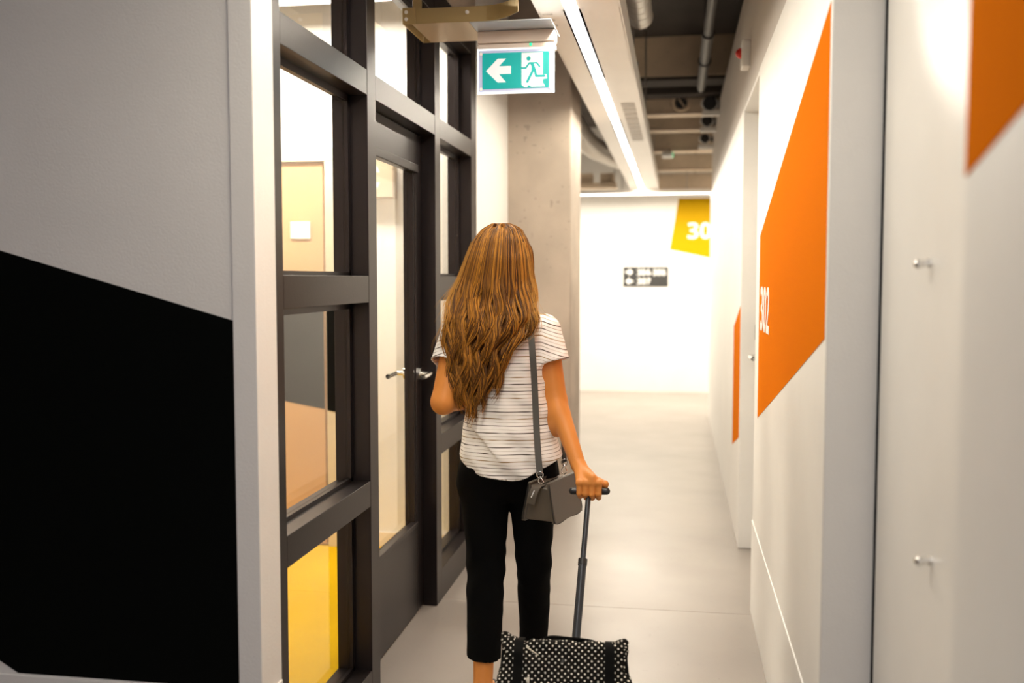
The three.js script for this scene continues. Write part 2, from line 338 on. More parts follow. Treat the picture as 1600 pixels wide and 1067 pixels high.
// --- bracket that carries the exit sign
{
  const t = thing('sign_bracket', 'tan folded metal bracket with bolts reaching out over the exit sign', 'bracket', V(XL, 2.44, -3.8));
  const yb = 2.41, zf = -3.72, zb = -4.02;
  // front strip, its free end curled towards the corridor
  const top = [], n = 30, sh = new THREE.Shape();
  const path = []; for (let k = 0; k <= n; k++) { const x = lerp(-1.03, -0.575, k / n), c = Math.max(0, (x + 0.72) / 0.145); path.push([x, zf + 0.11 * c * c]); }
  sh.moveTo(path[0][0], path[0][1]); path.forEach(([x, z]) => sh.lineTo(x, z)); [...path].reverse().forEach(([x, z]) => sh.lineTo(x, z - 0.003)); sh.closePath();
  const fs = new THREE.ExtrudeGeometry(sh, { depth: 0.056, bevelEnabled: false }); fs.rotateX(Math.PI / 2); 
  // the shape's y ran along z: after the turn y is down and z keeps the shape's y
  fs.translate(0, yb + 0.056, 0);
  mesh('front_strip', uvMetres(fs), MAT.brassy, t);
  mesh('back_strip', bx(-1.03, -0.5, yb, yb + 0.056, zb - 0.003, zb, 0.001), MAT.brassy, t);
  mesh('tray_floor', bx(-1.0, -0.782, yb, yb + 0.003, zb, zf - 0.002), MAT.bracketFloor, t);
  mesh('end_lug', join([bx(XL, -0.985, yb - 0.002, yb + 0.06, zf, zf + 0.004, 0.001), bx(XL, XL + 0.004, yb, yb + 0.056, zb, zf)]), MAT.brassy, t);
  for (const [x, y] of [[-1.02, 0.043], [-1.02, 0.017], [-0.785, 0.034]]) mesh('bolt', join([cyl(V(x, yb + y, zf), V(x, yb + y, zf + 0.007), 0.0075, 0.0075, 6), cyl(V(x, yb + y, zf + 0.006), V(x, yb + y, zf + 0.011), 0.0045, 0.003, 10)]), MAT.stud, t);
  tag(mesh('hanger_strap', bx(-1.0, -0.965, yb + 0.03, CEIL, zf - 0.02, zf - 0.016, 0.001), MAT.brassy, t), 'vertical perforated strap');
  mesh('strap_bolt', cyl(V(-0.983, 2.53, zf - 0.016), V(-0.983, 2.53, zf - 0.006), 0.008, 0.008, 6), MAT.chrome, t);
}
// --- exit sign
{
  const t = thing('exit_sign', 'glowing green emergency exit sign with arrow and running figure', 'exit sign', V(-0.625, 2.17, -3.87));
  const W = 0.302, tilt = 0;
  const SHELL = M({ color: col(0.62, 0.53, 0.47), roughness: 0.35 });
  mesh('housing', bx(-0.777, -0.475, 2.362, 2.41, -3.95, -3.868, 0.006), SHELL, t);
  mesh('lower_housing', bx(-0.776, -0.476, 2.338, 2.3595, -3.948, -3.869, 0.004), SHELL, t);
  tag(mesh('mount_plate', bx(-0.78, -0.472, 2.4105, 2.4135, -4.015, -3.735, 0.001), M({ color: col(0.42, 0.46, 0.52), roughness: 0.35, metalness: 0.3 }), t), 'grey mounting plate');
  tag(mesh('status_light', new THREE.SphereGeometry(0.006, 12, 8).translate(-0.567, 2.352, -3.867), MAT.greenLed, t), 'small green status light');
  const plate = mesh('sign_plate', bx(-0.775, -0.477, 2.17, 2.338, -3.88, -3.868, 0.004), M({ color: col(0.42, 0.45, 0.6), roughness: 0.25, emissive: col(0.55, 0.62, 1), emissiveIntensity: 0.2 }), t);
  mesh('edge_rim', join([bx(-0.777, -0.475, 2.168, 2.175, -3.882, -3.866, 0.002), bx(-0.777, -0.475, 2.334, 2.34, -3.882, -3.866, 0.002), bx(-0.777, -0.771, 2.168, 2.34, -3.882, -3.866, 0.002), bx(-0.481, -0.475, 2.168, 2.34, -3.882, -3.866, 0.002)]), M({ color: col(0.9, 0.95, 1), emissive: col(0.85, 0.95, 1), emissiveIntensity: 1.0 }), t);
  for (const [x, y] of [[-0.762, 2.186], [-0.762, 2.321], [-0.49, 2.186], [-0.49, 2.321]]) mesh('corner_dot', cyl(V(x, y, -3.868), V(x, y, -3.865), 0.006, 0.006, 16), MAT.white, t);
  const c = document.createElement('canvas'); c.width = 512; c.height = 270; const g = c.getContext('2d');
  g.fillStyle = '#00b2ae'; g.fillRect(0, 0, 512, 270);
  g.fillStyle = '#ffffff';
  g.beginPath(); g.moveTo(28, 134); g.lineTo(118, 44); g.lineTo(184, 44); g.lineTo(130, 100); g.lineTo(222, 100); g.lineTo(222, 160); g.lineTo(130, 160); g.lineTo(184, 222); g.lineTo(118, 222); g.closePath(); g.fill();
  g.beginPath(); g.moveTo(302, 6); g.lineTo(466, 6); g.lineTo(466, 172); g.lineTo(494, 172); g.lineTo(498, 202); g.lineTo(466, 206); g.lineTo(466, 232); g.lineTo(484, 262); g.lineTo(376, 262); g.lineTo(356, 248); g.lineTo(346, 262); g.lineTo(322, 262); g.lineTo(302, 244); g.closePath(); g.fill();
  g.fillStyle = g.strokeStyle = '#00b2ae'; g.lineCap = 'round'; g.lineJoin = 'round';
  g.beginPath(); g.arc(356, 50, 16, 0, 7); g.fill();
  g.lineWidth = 13;
  g.beginPath(); g.moveTo(302, 120); g.lineTo(334, 120); g.lineTo(362, 84); g.lineTo(418, 84); g.lineTo(440, 112); g.stroke();
  g.beginPath(); g.moveTo(362, 80); g.lineTo(392, 80); g.lineTo(412, 136); g.lineTo(378, 150); g.lineTo(378, 108); g.closePath(); g.fill();
  g.lineWidth = 18; g.beginPath(); g.moveTo(390, 138); g.lineTo(346, 222); g.stroke();
  g.beginPath(); g.moveTo(402, 132); g.lineTo(414, 182); g.lineTo(474, 182); g.stroke();
  const tx = new THREE.CanvasTexture(c); tx.colorSpace = THREE.SRGBColorSpace;
  const face = new RoundedBoxGeometry(0.262, 0.138, 0.0015, 1, 0.0005);
  { const p = face.attributes.position, uv = face.attributes.uv; for (let i = 0; i < p.count; i++) uv.setXY(i, p.getX(i) / 0.262 + 0.5, p.getY(i) / 0.138 + 0.5); }
  face.translate(-0.626, 2.2545, -3.8672);
  tag(mesh('sign_face', face, M({ color: col(0.5, 0.5, 0.5), map: tx, emissive: col(1, 1, 1), emissiveMap: tx, emissiveIntensity: 0.42, roughness: 0.3 }), t), 'green print with a white arrow and a running figure in a doorway');
  const l = areaLight(col(0.7, 0.9, 1), 0.6, 0.28, 0.14, V(-0.626, 2.254, -3.862), V(-0.626, 2.254, 0)); void l;
}
// --- direction sign on the end wall
{
  const t = thing('direction_sign', 'small black direction sign with white arrows and room numbers on the end wall', 'sign', V(-0.395, 1.345, ZE + 0.003));
  mesh('sign_plate', bx(-0.683, -0.11, 1.345, 1.6, ZE, ZE + 0.012, 0.003), M({ color: col(0.03, 0.03, 0.03), roughness: 0.5 }), t);
  const z = ZE + 0.012;
  const arrow = (x, y, dir) => { const s = new THREE.Shape(); const q = [[0, 0.012], [0.055, 0.012], [0.055, 0.012], [0.03, 0.037], [0.05, 0.04], [0.092, 0], [0.05, -0.04], [0.03, -0.037], [0.055, -0.012], [0, -0.012]]; q.forEach(([a, b], i) => s[i ? 'lineTo' : 'moveTo'](dir > 0 ? a : 0.092 - a, b)); const g = new THREE.ExtrudeGeometry(s, { depth: 0.0015, bevelEnabled: false }); g.translate(x, y, z); return g; };
  mesh('arrow', arrow(-0.65, 1.532, 1), MAT.white, t);
  mesh('arrow', arrow(-0.65, 1.414, -1), MAT.white, t);
  for (const [s, y] of [['304-306', 1.49], ['307', 1.375]]) { const g = textGeo(s, 0.078, 0.0015); g.computeBoundingBox(); const w = g.boundingBox.max.x - g.boundingBox.min.x, k = s.length > 3 ? 0.36 / w : 0.17 / w; g.scale(k, 1, 1); g.translate(-0.508, y, z); mesh('lettering', g, MAT.white, t); }
}
// --- box sign with two triangles, and the notice on the tan door, in the room behind the glass
{
  const t = thing('arrow_sign', 'cream box sign with an up and a down triangle behind the glass door', 'sign', V(-1.53, 1.868, -5.1));
  mesh('sign_box', bx(-1.66, -1.455, 1.868, 2.09, -5.1, -5.03, 0.006), MAT.signCream, t);
  for (const [y, e] of [[2.0, 1], [1.948, -1]]) { const s = new THREE.Shape(); s.moveTo(-1.558, y); s.lineTo(-1.528, y); s.lineTo(-1.543, y + e * 0.034); s.closePath(); mesh('triangle', new THREE.ExtrudeGeometry(s, { depth: 0.002, bevelEnabled: false }).translate(0, 0, -5.03), MAT.white, t); }
}
tag(mesh('door_notice', bx(-2.03, -1.92, 1.66, 1.75, -5.06, -5.054, 0.002), MAT.white), 'small white notice plate on the tan door behind the glass', 'notice');
// --- alarm on the right wall
{
  const t = thing('fire_alarm', 'small white box with a red lens high on the right wall', 'alarm', V(XR + 0.012, 2.56, -5.2));
  mesh('case', bx(XR - 0.03, XR + 0.013, 2.5, 2.63, -5.25, -5.13, 0.006), MAT.white, t);
  mesh('lens', new THREE.SphereGeometry(0.026, 16, 12).scale(1, 1, 0.9).translate(XR - 0.032, 2.575, -5.19), MAT.red, t);
}
// --- ceiling services
{
  const t = thing('spiral_duct', 'short spiral-wound silver duct hanging beside the light channel', 'duct', V(-0.2, 2.8, -4.6));
  const g = [], z0 = -5.28, z1 = -2.5, r = 0.062, pts = [];
  for (let k = 0; k <= 3; k++) pts.push(1);
  g.push(new THREE.CylinderGeometry(r, r, z1 - z0, 32, 1, true).rotateX(Math.PI / 2).translate(-0.2, 2.8, (z0 + z1) / 2));
  g.push(new THREE.TorusGeometry(r, 0.004, 8, 32).translate(-0.2, 2.8, z0));
  mesh('duct_pipe', join(g), MAT.foil, t);
  const rib = []; for (let k = 0; k < 22; k++) rib.push(new THREE.TorusGeometry(r, 0.0022, 6, 28).rotateY(0.18).translate(-0.2, 2.8, z0 + 0.06 + k * 0.11));
  mesh('seam', join(rib), MAT.foil, t);
  mesh('end_cap', new THREE.SphereGeometry(r - 0.001, 28, 12, 0, 7, 0, Math.PI / 2).scale(1, 0.35, 1).rotateX(-Math.PI / 2).translate(-0.2, 2.8, z0), MAT.foil, t);
  for (const z of [-3, -4.8]) mesh('hanger_rod', cyl(V(-0.2, 2.86, z), V(-0.2, CEIL, z), 0.005, 0.005, 8), MAT.zinc, t);
}
{
  const t = thing('drain_pipe', 'dark grey drain pipe with a coupling running under the ceiling', 'pipe', V(0.172, 2.95, -5));
  mesh('pipe', cyl(V(0.172, 2.95, -2.5), V(0.172, 2.95, -8.14), 0.029, 0.029, 24), MAT.pipe, t);
  mesh('coupling', join([cyl(V(0.172, 2.95, -6.35), V(0.172, 2.95, -8.0), 0.036, 0.036, 24), cyl(V(0.172, 2.95, -6.32), V(0.172, 2.95, -6.42), 0.04, 0.04, 24)]), MAT.pipe, t);
  for (const z of [-3.5, -7.1]) mesh('pipe_clip', join([cyl(V(0.172, 2.95, z), V(0.172, CEIL, z), 0.006, 0.006, 8), new THREE.TorusGeometry(0.04, 0.006, 8, 24).translate(0.172, 2.95, z)]), MAT.plastic, t);
}
const ducts = [[-8.98, 2.9, 0.19, 'tan cross duct nearest the camera under the dark ceiling'], [-9.8, 2.88, 0.16, 'second cross duct behind the nearest tan one'], [-10.75, 2.8, 0.18, 'third cross duct, with a small white spotlight below its left'], [-11.5, 2.68, 0.17, 'olive cross duct second from the far end'], [-12.25, 2.53, 0.18, 'pale cross duct just above the far light line']];
const FLANGE = M({ color: col(0.6, 0.48, 0.38), roughness: 0.5 });
ducts.forEach(([z, y, h, label], i) => {
  const x1 = i < 2 ? XR + 0.02 : i < 3 ? XR + 0.05 : 1.6;
  const t = thing('cross_duct', label, 'duct', V(-0.1, y, z));
  mesh('duct_box', bx(-0.45, x1, y, y + h, z - 0.25, z, 0.006), MAT.duct, t);
  mesh('bottom_flange', bx(-0.45, x1, y - 0.012, y + 0.004, z - 0.02, z + 0.012, 0.002), FLANGE, t);
  for (const x of [-0.38, 0.2]) mesh('hanger_rod', cyl(V(x, y + h - 0.01, z - 0.12), V(x, CEIL, z - 0.12), 0.006, 0.006, 8), MAT.zinc, t);
});
[[-8.9, 2.955, 0.06, 'largest black pipe end with a white bracket, nearest the camera'], [-9.7, 2.93, 0.05, 'black pipe end with white bracket between the two nearer ducts'], [-10.4, 2.86, 0.045, 'smallest black pipe end with white bracket beyond the others']].forEach(([z, y, r, label], i) => {
  const t = thing('pipe_end', label, 'pipe', V(0.27, y, z));
  mesh('bracket', join([bx(0.2, XR + 0.02, y - 0.1, y - 0.055, z - 0.02, z + 0.04, 0.004), new THREE.TorusGeometry(r + 0.008, 0.009, 8, 28).scale(1, 0.75, 1).translate(0.262, y, z + 0.045)]), MAT.white, t);
  mesh('pipe', join([cyl(V(0.262, y, z - 0.03), V(0.262, y, z + 0.06), r, r, 28).scale(1, 1, 1), cyl(V(0.262, y, z), V(XR + 0.02, y, z), r * 0.6, r * 0.6, 16)]), MAT.plastic, t);
});
{
  const t = thing('round_vent', 'small round tan valve on the nearest cross duct', 'vent', V(0.02, 3.0, -8.97));
  mesh('rim', new THREE.TorusGeometry(0.07, 0.014, 10, 32).translate(0.02, 2.99, -8.965), MAT.duct, t);
  mesh('disc', cyl(V(0.02, 2.99, -8.98), V(0.02, 2.99, -8.962), 0.052, 0.05, 24), MAT.plastic, t);
  mesh('bar', bx(0.013, 0.027, 2.935, 3.045, -8.964, -8.958, 0.002).translate(-0.02, -2.99, 0).rotateZ(0.6).translate(0.02, 2.99, 0), MAT.duct, t);
}
{
  const t = thing('spotlight', 'tiny pale spotlight under the third cross duct', 'light', V(-0.12, 2.75, -10.72));
  mesh('housing', join([cyl(V(-0.17, 2.745, -10.7), V(-0.06, 2.745, -10.7), 0.034, 0.034, 20), cyl(V(-0.11, 2.76, -10.7), V(-0.11, 2.82, -10.78), 0.012)]), MAT.white, t);
  mesh('lens', cyl(V(-0.06, 2.745, -10.7), V(-0.054, 2.745, -10.7), 0.028, 0.028, 20), MAT.greenLed, t);
}
{
  const t = thing('flexible_duct', 'curved silver flexible duct left of the light channel', 'duct', V(-0.85, 2.9, -9.5));
  const c = new THREE.CatmullRomCurve3([V(-1.05, CEIL, -8.9), V(-1.04, 3.12, -8.95), V(-1.0, 2.95, -9.2), V(-0.88, 2.78, -9.9), V(-0.74, 2.76, -10.6), V(-0.6, 2.76, -11.2)]);
  const g = new THREE.TubeGeometry(c, 160, 0.1, 20, false), p = g.attributes.position, n = g.attributes.normal;
  for (let i = 0; i < p.count; i++) { const k = 0.009 * Math.sin(Math.floor(i / 21) * 1.3); p.setXYZ(i, p.getX(i) + n.getX(i) * k, p.getY(i) + n.getY(i) * k, p.getZ(i) + n.getZ(i) * k); }
  g.computeVertexNormals();
  mesh('duct_hose', g, MAT.foil, t);
}
{
  const t = thing('cable_tray', 'tan cable tray with boxes over the far light line, left of the channel', 'tray', V(-1.4, 2.6, -12.2));
  mesh('tray', join([bx(-2.6, -0.73, 2.54, 2.552, -12.35, -12.1, 0.002), bx(-2.6, -0.73, 2.54, 2.6, -12.112, -12.1, 0.002)]), MAT.duct, t);
  for (const x of [-1.35, -1.1, -0.85]) mesh('junction_box', bx(x - 0.08, x + 0.08, 2.55, 2.72, -12.32, -12.15, 0.008), MAT.duct, t);
  for (const x of [-1.6, -0.76]) mesh('hanger_rod', cyl(V(x, 2.55, -12.2), V(x, CEIL, -12.2), 0.006, 0.006, 8), MAT.zinc, t);
}

// ------------------------------------------------------------ distance fields
const hyp = Math.hypot;
function cone(p, a, b, r1, r2) { // capsule from a to b whose radius runs from r1 to r2
  const bx_ = b[0] - a[0], by = b[1] - a[1], bz = b[2] - a[2], px = p[0] - a[0], py = p[1] - a[1], pz = p[2] - a[2];
  const t = clamp((px * bx_ + py * by + pz * bz) / (bx_ * bx_ + by * by + bz * bz), 0, 1);
  return hyp(px - bx_ * t, py - by * t, pz - bz * t) - (r1 + (r2 - r1) * t);
}
const ell = (p, c, r) => { const x = (p[0] - c[0]) / r[0], y = (p[1] - c[1]) / r[1], z = (p[2] - c[2]) / r[2], k = hyp(x, y, z), q = hyp(x / r[0], y / r[1], z / r[2]); return k < 1e-6 ? -Math.min(...r) : k * (k - 1) / q; };
const smin = (a, b, k) => { const h = Math.max(k - Math.abs(a - b), 0) / k; return Math.min(a, b) - h * h * k * 0.25; };
const smax = (a, b, k) => -smin(-a, -b, k);
// rows of [y, cx, half width, cz, half depth], y rising
function profile(rows, p, pow = 2.3) {
  const y = p[1]; let i = 0; while (i < rows.length - 2 && y > rows[i + 1][0]) i++;
  const A = rows[i], B = rows[i + 1], t = smooth(A[0], B[0], y), l = (k) => lerp(A[k], B[k], t);
  const a = l(2), b = l(4), x = Math.abs(p[0] - l(1)) / a, z = Math.abs(p[2] - l(3)) / b;
  return (Math.pow(Math.pow(x, pow) + Math.pow(z, pow), 1 / pow) - 1) * Math.min(a, b);
}
// surface nets: one vertex in each cell the surface passes through, then drawn onto the surface
function nets(f, lo, hi, c) {
  const n = [0, 1, 2].map((i) => Math.ceil((hi[i] - lo[i]) / c) + 1), [nx, ny, nz] = n, F = new Float32Array(nx * ny * nz);
  const at = (i, j, k) => (k * ny + j) * nx + i;
  for (let k = 0; k < nz; k++) for (let j = 0; j < ny; j++) for (let i = 0; i < nx; i++) F[at(i, j, k)] = f([lo[0] + i * c, lo[1] + j * c, lo[2] + k * c]);
  const id = new Int32Array(nx * ny * nz).fill(-1), pos = [], idx = [];
  for (let k = 0; k < nz - 1; k++) for (let j = 0; j < ny - 1; j++) for (let i = 0; i < nx - 1; i++) {
    let m = 0, sx = 0, sy = 0, sz = 0, cnt = 0;
    const v = []; for (let q = 0; q < 8; q++) { v.push(F[at(i + (q & 1), j + (q >> 1 & 1), k + (q >> 2))]); if (v[q] < 0) m |= 1 << q; }
    if (m === 0 || m === 255) continue;
    for (let q = 0; q < 8; q++) for (const b of [1, 2, 4]) if (!(q & b)) { const w = q | b; if ((v[q] < 0) !== (v[w] < 0)) { const t = v[q] / (v[q] - v[w]); sx += (q & 1) + (b === 1 ? t : 0); sy += (q >> 1 & 1) + (b === 2 ? t : 0); sz += (q >> 2) + (b === 4 ? t : 0); cnt++; } }
    id[at(i, j, k)] = pos.length / 3;
    pos.push(lo[0] + (i + sx / cnt) * c, lo[1] + (j + sy / cnt) * c, lo[2] + (k + sz / cnt) * c);
  }
  for (let k = 1; k < nz - 1; k++) for (let j = 1; j < ny - 1; j++) for (let i = 1; i < nx - 1; i++) {
    const s = F[at(i, j, k)] < 0;
    const quad = (a, b, cc, d, flip) => { if (a < 0 || b < 0 || cc < 0 || d < 0) return; flip ? idx.push(a, cc, b, a, d, cc) : idx.push(a, b, cc, a, cc, d); };
    if (s !== F[at(i + 1, j, k)] < 0) quad(id[at(i, j - 1, k - 1)], id[at(i, j, k - 1)], id[at(i, j, k)], id[at(i, j - 1, k)], !s);
    if (s !== F[at(i, j + 1, k)] < 0) quad(id[at(i - 1, j, k - 1)], id[at(i - 1, j, k)], id[at(i, j, k)], id[at(i, j, k - 1)], !s);
    if (s !== F[at(i, j, k + 1)] < 0) quad(id[at(i - 1, j - 1, k)], id[at(i, j - 1, k)], id[at(i, j, k)], id[at(i - 1, j, k)], !s);
  }
  const N = new Float32Array(pos.length), e = c * 0.3;
  for (let pass = 0; pass < 3; pass++) for (let i = 0; i < pos.length; i += 3) {
    const p = [pos[i], pos[i + 1], pos[i + 2]], d = f(p);
    let gx = f([p[0] + e, p[1], p[2]]) - f([p[0] - e, p[1], p[2]]), gy = f([p[0], p[1] + e, p[2]]) - f([p[0], p[1] - e, p[2]]), gz = f([p[0], p[1], p[2] + e]) - f([p[0], p[1], p[2] - e]);
    const l = hyp(gx, gy, gz) || 1, s = l / (2 * e); gx /= l; gy /= l; gz /= l;
    if (pass < 2) { const st = clamp(d / Math.max(s, 0.4), -c * 0.4, c * 0.4); pos[i] -= gx * st; pos[i + 1] -= gy * st; pos[i + 2] -= gz * st; }
    else { N[i] = gx; N[i + 1] = gy; N[i + 2] = gz; }
  }
  const g = new THREE.BufferGeometry();
  g.setAttribute('position', new THREE.BufferAttribute(new Float32Array(pos), 3));
  g.setAttribute('normal', new THREE.BufferAttribute(N, 3));
  g.setIndex(idx);
  return g;
}
// uv in metres from the side each triangle faces, in the geometry's own axes
function uvFaces(g0) {
  const g = g0.index ? g0.toNonIndexed() : g0, p = g.attributes.position, uv = new Float32Array(p.count * 2);
  for (let i = 0; i < p.count; i += 3) {
    const a = V().fromBufferAttribute(p, i), b = V().fromBufferAttribute(p, i + 1), c = V().fromBufferAttribute(p, i + 2);
    const n = b.clone().sub(a).cross(c.clone().sub(a)), x = Math.abs(n.x), y = Math.abs(n.y), z = Math.abs(n.z);
    [a, b, c].forEach((q, k) => { const s = x >= y && x >= z ? [q.z, q.y] : y >= z ? [q.x, q.z] : [q.x, q.y]; uv[2 * (i + k)] = s[0]; uv[2 * (i + k) + 1] = s[1]; });
  }
  g.setAttribute('uv', new THREE.BufferAttribute(uv, 2));
  return g;
}
// a band of width w and thickness t along points, its width along wd
function ribbon(pts, wds, w, t, seg = 60) {
  const c = new THREE.CatmullRomCurve3(pts), d = new THREE.CatmullRomCurve3(wds), P_ = [], U = [], I = [];
  for (let k = 0; k <= seg; k++) {
    const u = k / seg, p = c.getPoint(u), tan = c.getTangent(u), wd = d.getPoint(u); wd.addScaledVector(tan, -wd.dot(tan)).normalize();
    const nn = tan.clone().cross(wd).normalize();
    for (const [a, b] of [[-1, -0.6], [-0.94, -1], [0.94, -1], [1, -0.6], [1, 0.6], [0.94, 1], [-0.94, 1], [-1, 0.6]]) { const q = p.clone().addScaledVector(wd, a * w / 2).addScaledVector(nn, b * t / 2); P_.push(q.x, q.y, q.z); U.push(a * w / 2, u); }
  }
  for (let k = 0; k < seg; k++) for (let j = 0; j < 8; j++) { const a = k * 8 + j, b = k * 8 + (j + 1) % 8; I.push(a, b, a + 8, b, b + 8, a + 8); }
  for (const s of [0, seg * 8]) for (let j = 1; j < 7; j++) s ? I.push(s, s + j, s + j + 1) : I.push(s, s + j + 1, s + j);
  const g = new THREE.BufferGeometry(); g.setAttribute('position', new THREE.Float32BufferAttribute(P_, 3)); g.setAttribute('uv', new THREE.Float32BufferAttribute(U, 2)); g.setIndex(I);
  const q = g.toNonIndexed(); q.computeVertexNormals(); return q;
}

// ------------------------------------------------------------ the woman
const person = thing('person', 'woman seen from behind, long brown hair, striped white tee, black trousers, pulling a bag', 'person', V(-0.567, 0, -3.34));
const SKIN = P({ color: col(0.66, 0.25, 0.055), roughness: 0.5, specularIntensity: 0.6, bumpMap: grainBump, bumpScale: 0.0002 });
const EL = [-0.772, 1.035, -3.25], SL = [-0.738, 1.262, -3.345], WL = [-0.67, 1.02, -3.46];
const SR = [-0.452, 1.268, -3.39], ER = [-0.402, 1.035, -3.345], WR = [-0.311, 0.845, -3.2];
const HC = [-0.605, 1.514, -3.415];
// right hand round the grip
const G0 = [-0.27, 0.775, -3.128], br = 0.0085;
const fx = [0.033, 0.0115, -0.0095, -0.029];
const ring = (x, deg, r) => [G0[0] + x, G0[1] + r * Math.cos(deg * Math.PI / 180), G0[2] + r * Math.sin(deg * Math.PI / 180)];
const fingersR = fx.map((x, i) => { const s = [0.96, 1.04, 1, 0.86][i], q = 0.94 * x; return [ring(x, 28, 0.033 * (0.9 + 0.1 * s)), ring(x * 0.98, 100, 0.0235 * s), ring(q, 185, 0.021 * s), ring(q, 268, 0.0195)]; });
const thumbR = [[WR[0] + 0.022, WR[1] - 0.028, WR[2] + 0.022], [G0[0] + 0.05, G0[1] + 0.022, G0[2] - 0.012], [G0[0] + 0.046, G0[1] - 0.004, G0[2] - 0.027], [G0[0] + 0.026, G0[1] - 0.012, G0[2] - 0.026]];
function handR(p) {
  let d = cone(p, ER, WR, 0.036, 0.0245);
  fingersR.forEach((F, i) => {
    const r = [0.0095, 0.0098, 0.0095, 0.0086][i];
    d = smin(d, cone(p, [lerp(WR[0], F[0][0], 0.12), WR[1] - 0.004, WR[2] + 0.006], F[0], 0.0165, r + 0.0022), 0.012);
    let e = cone(p, F[0], F[1], r + 0.001, r); e = smin(e, cone(p, F[1], F[2], r, r * 0.95), 0.003); e = Math.min(e, cone(p, F[2], F[3], r * 0.95, r * 0.8));
    e = smin(e, hyp(p[0] - F[0][0], p[1] - F[0][1] - 0.001, p[2] - F[0][2] - 0.002) - r - 0.0018, 0.006);
    d = smin(d, e, 0.0035);
  });
  let t = cone(p, thumbR[0], thumbR[1], 0.0145, 0.0115); t = smin(t, cone(p, thumbR[1], thumbR[2], 0.0115, 0.0105), 0.004); t = smin(t, cone(p, thumbR[2], thumbR[3], 0.0105, 0.008), 0.003);
  d = smin(d, t, 0.008);
  d = smin(d, cone(p, [WR[0] + 0.01, WR[1] - 0.02, WR[2] + 0.012], [G0[0] + 0.012, G0[1] + 0.045, G0[2] + 0.012], 0.016, 0.013), 0.01);
  return d;
}
// left hand, held before the waist
const HL = [-0.6, 1.02, -3.52];
const fingersL = [0, 1, 2, 3].map((i) => { const y = 1.045 - i * 0.019, b = [HL[0], y, HL[2] - 0.002]; return [b, [b[0] + 0.032, y - 0.002, b[2] + 0.004], [b[0] + 0.05, y - 0.006, b[2] + 0.018], [b[0] + 0.055, y - 0.009, b[2] + 0.034]]; });
function handL(p) {
  let d = cone(p, EL, WL, 0.037, 0.025);
  fingersL.forEach((F, i) => { const r = [0.009, 0.0095, 0.009, 0.008][i]; d = smin(d, cone(p, [WL[0] + 0.012, lerp(WL[1], F[0][1], 0.5), WL[2] - 0.012], F[0], 0.015, r + 0.002), 0.012); let e = cone(p, F[0], F[1], r, r); e = smin(e, cone(p, F[1], F[2], r, r * 0.92), 0.003); e = Math.min(e, cone(p, F[2], F[3], r * 0.92, r * 0.8)); d = smin(d, e, 0.003); });
  let t = cone(p, [WL[0] + 0.01, 1.035, WL[2] + 0.004], [HL[0] - 0.012, 1.068, HL[2] + 0.018], 0.014, 0.011); t = smin(t, cone(p, [HL[0] - 0.012, 1.068, HL[2] + 0.018], [HL[0] + 0.016, 1.075, HL[2] + 0.03], 0.011, 0.009), 0.004);
  return smin(d, t, 0.008);
}
const KL = [-0.637, 0.47, -3.3], AL = [-0.617, 0.09, -3.14], KR = [-0.48, 0.46, -3.37], AR = [-0.497, 0.1, -3.5];
const torsoRows = [[0.7, -0.566, 0.14, -3.355, 0.1], [0.86, -0.562, 0.135, -3.35, 0.095], [0.98, -0.565, 0.125, -3.358, 0.085], [1.12, -0.58, 0.138, -3.365, 0.095], [1.24, -0.59, 0.145, -3.372, 0.085], [1.3, -0.594, 0.12, -3.38, 0.07], [1.345, -0.597, 0.06, -3.388, 0.05]];
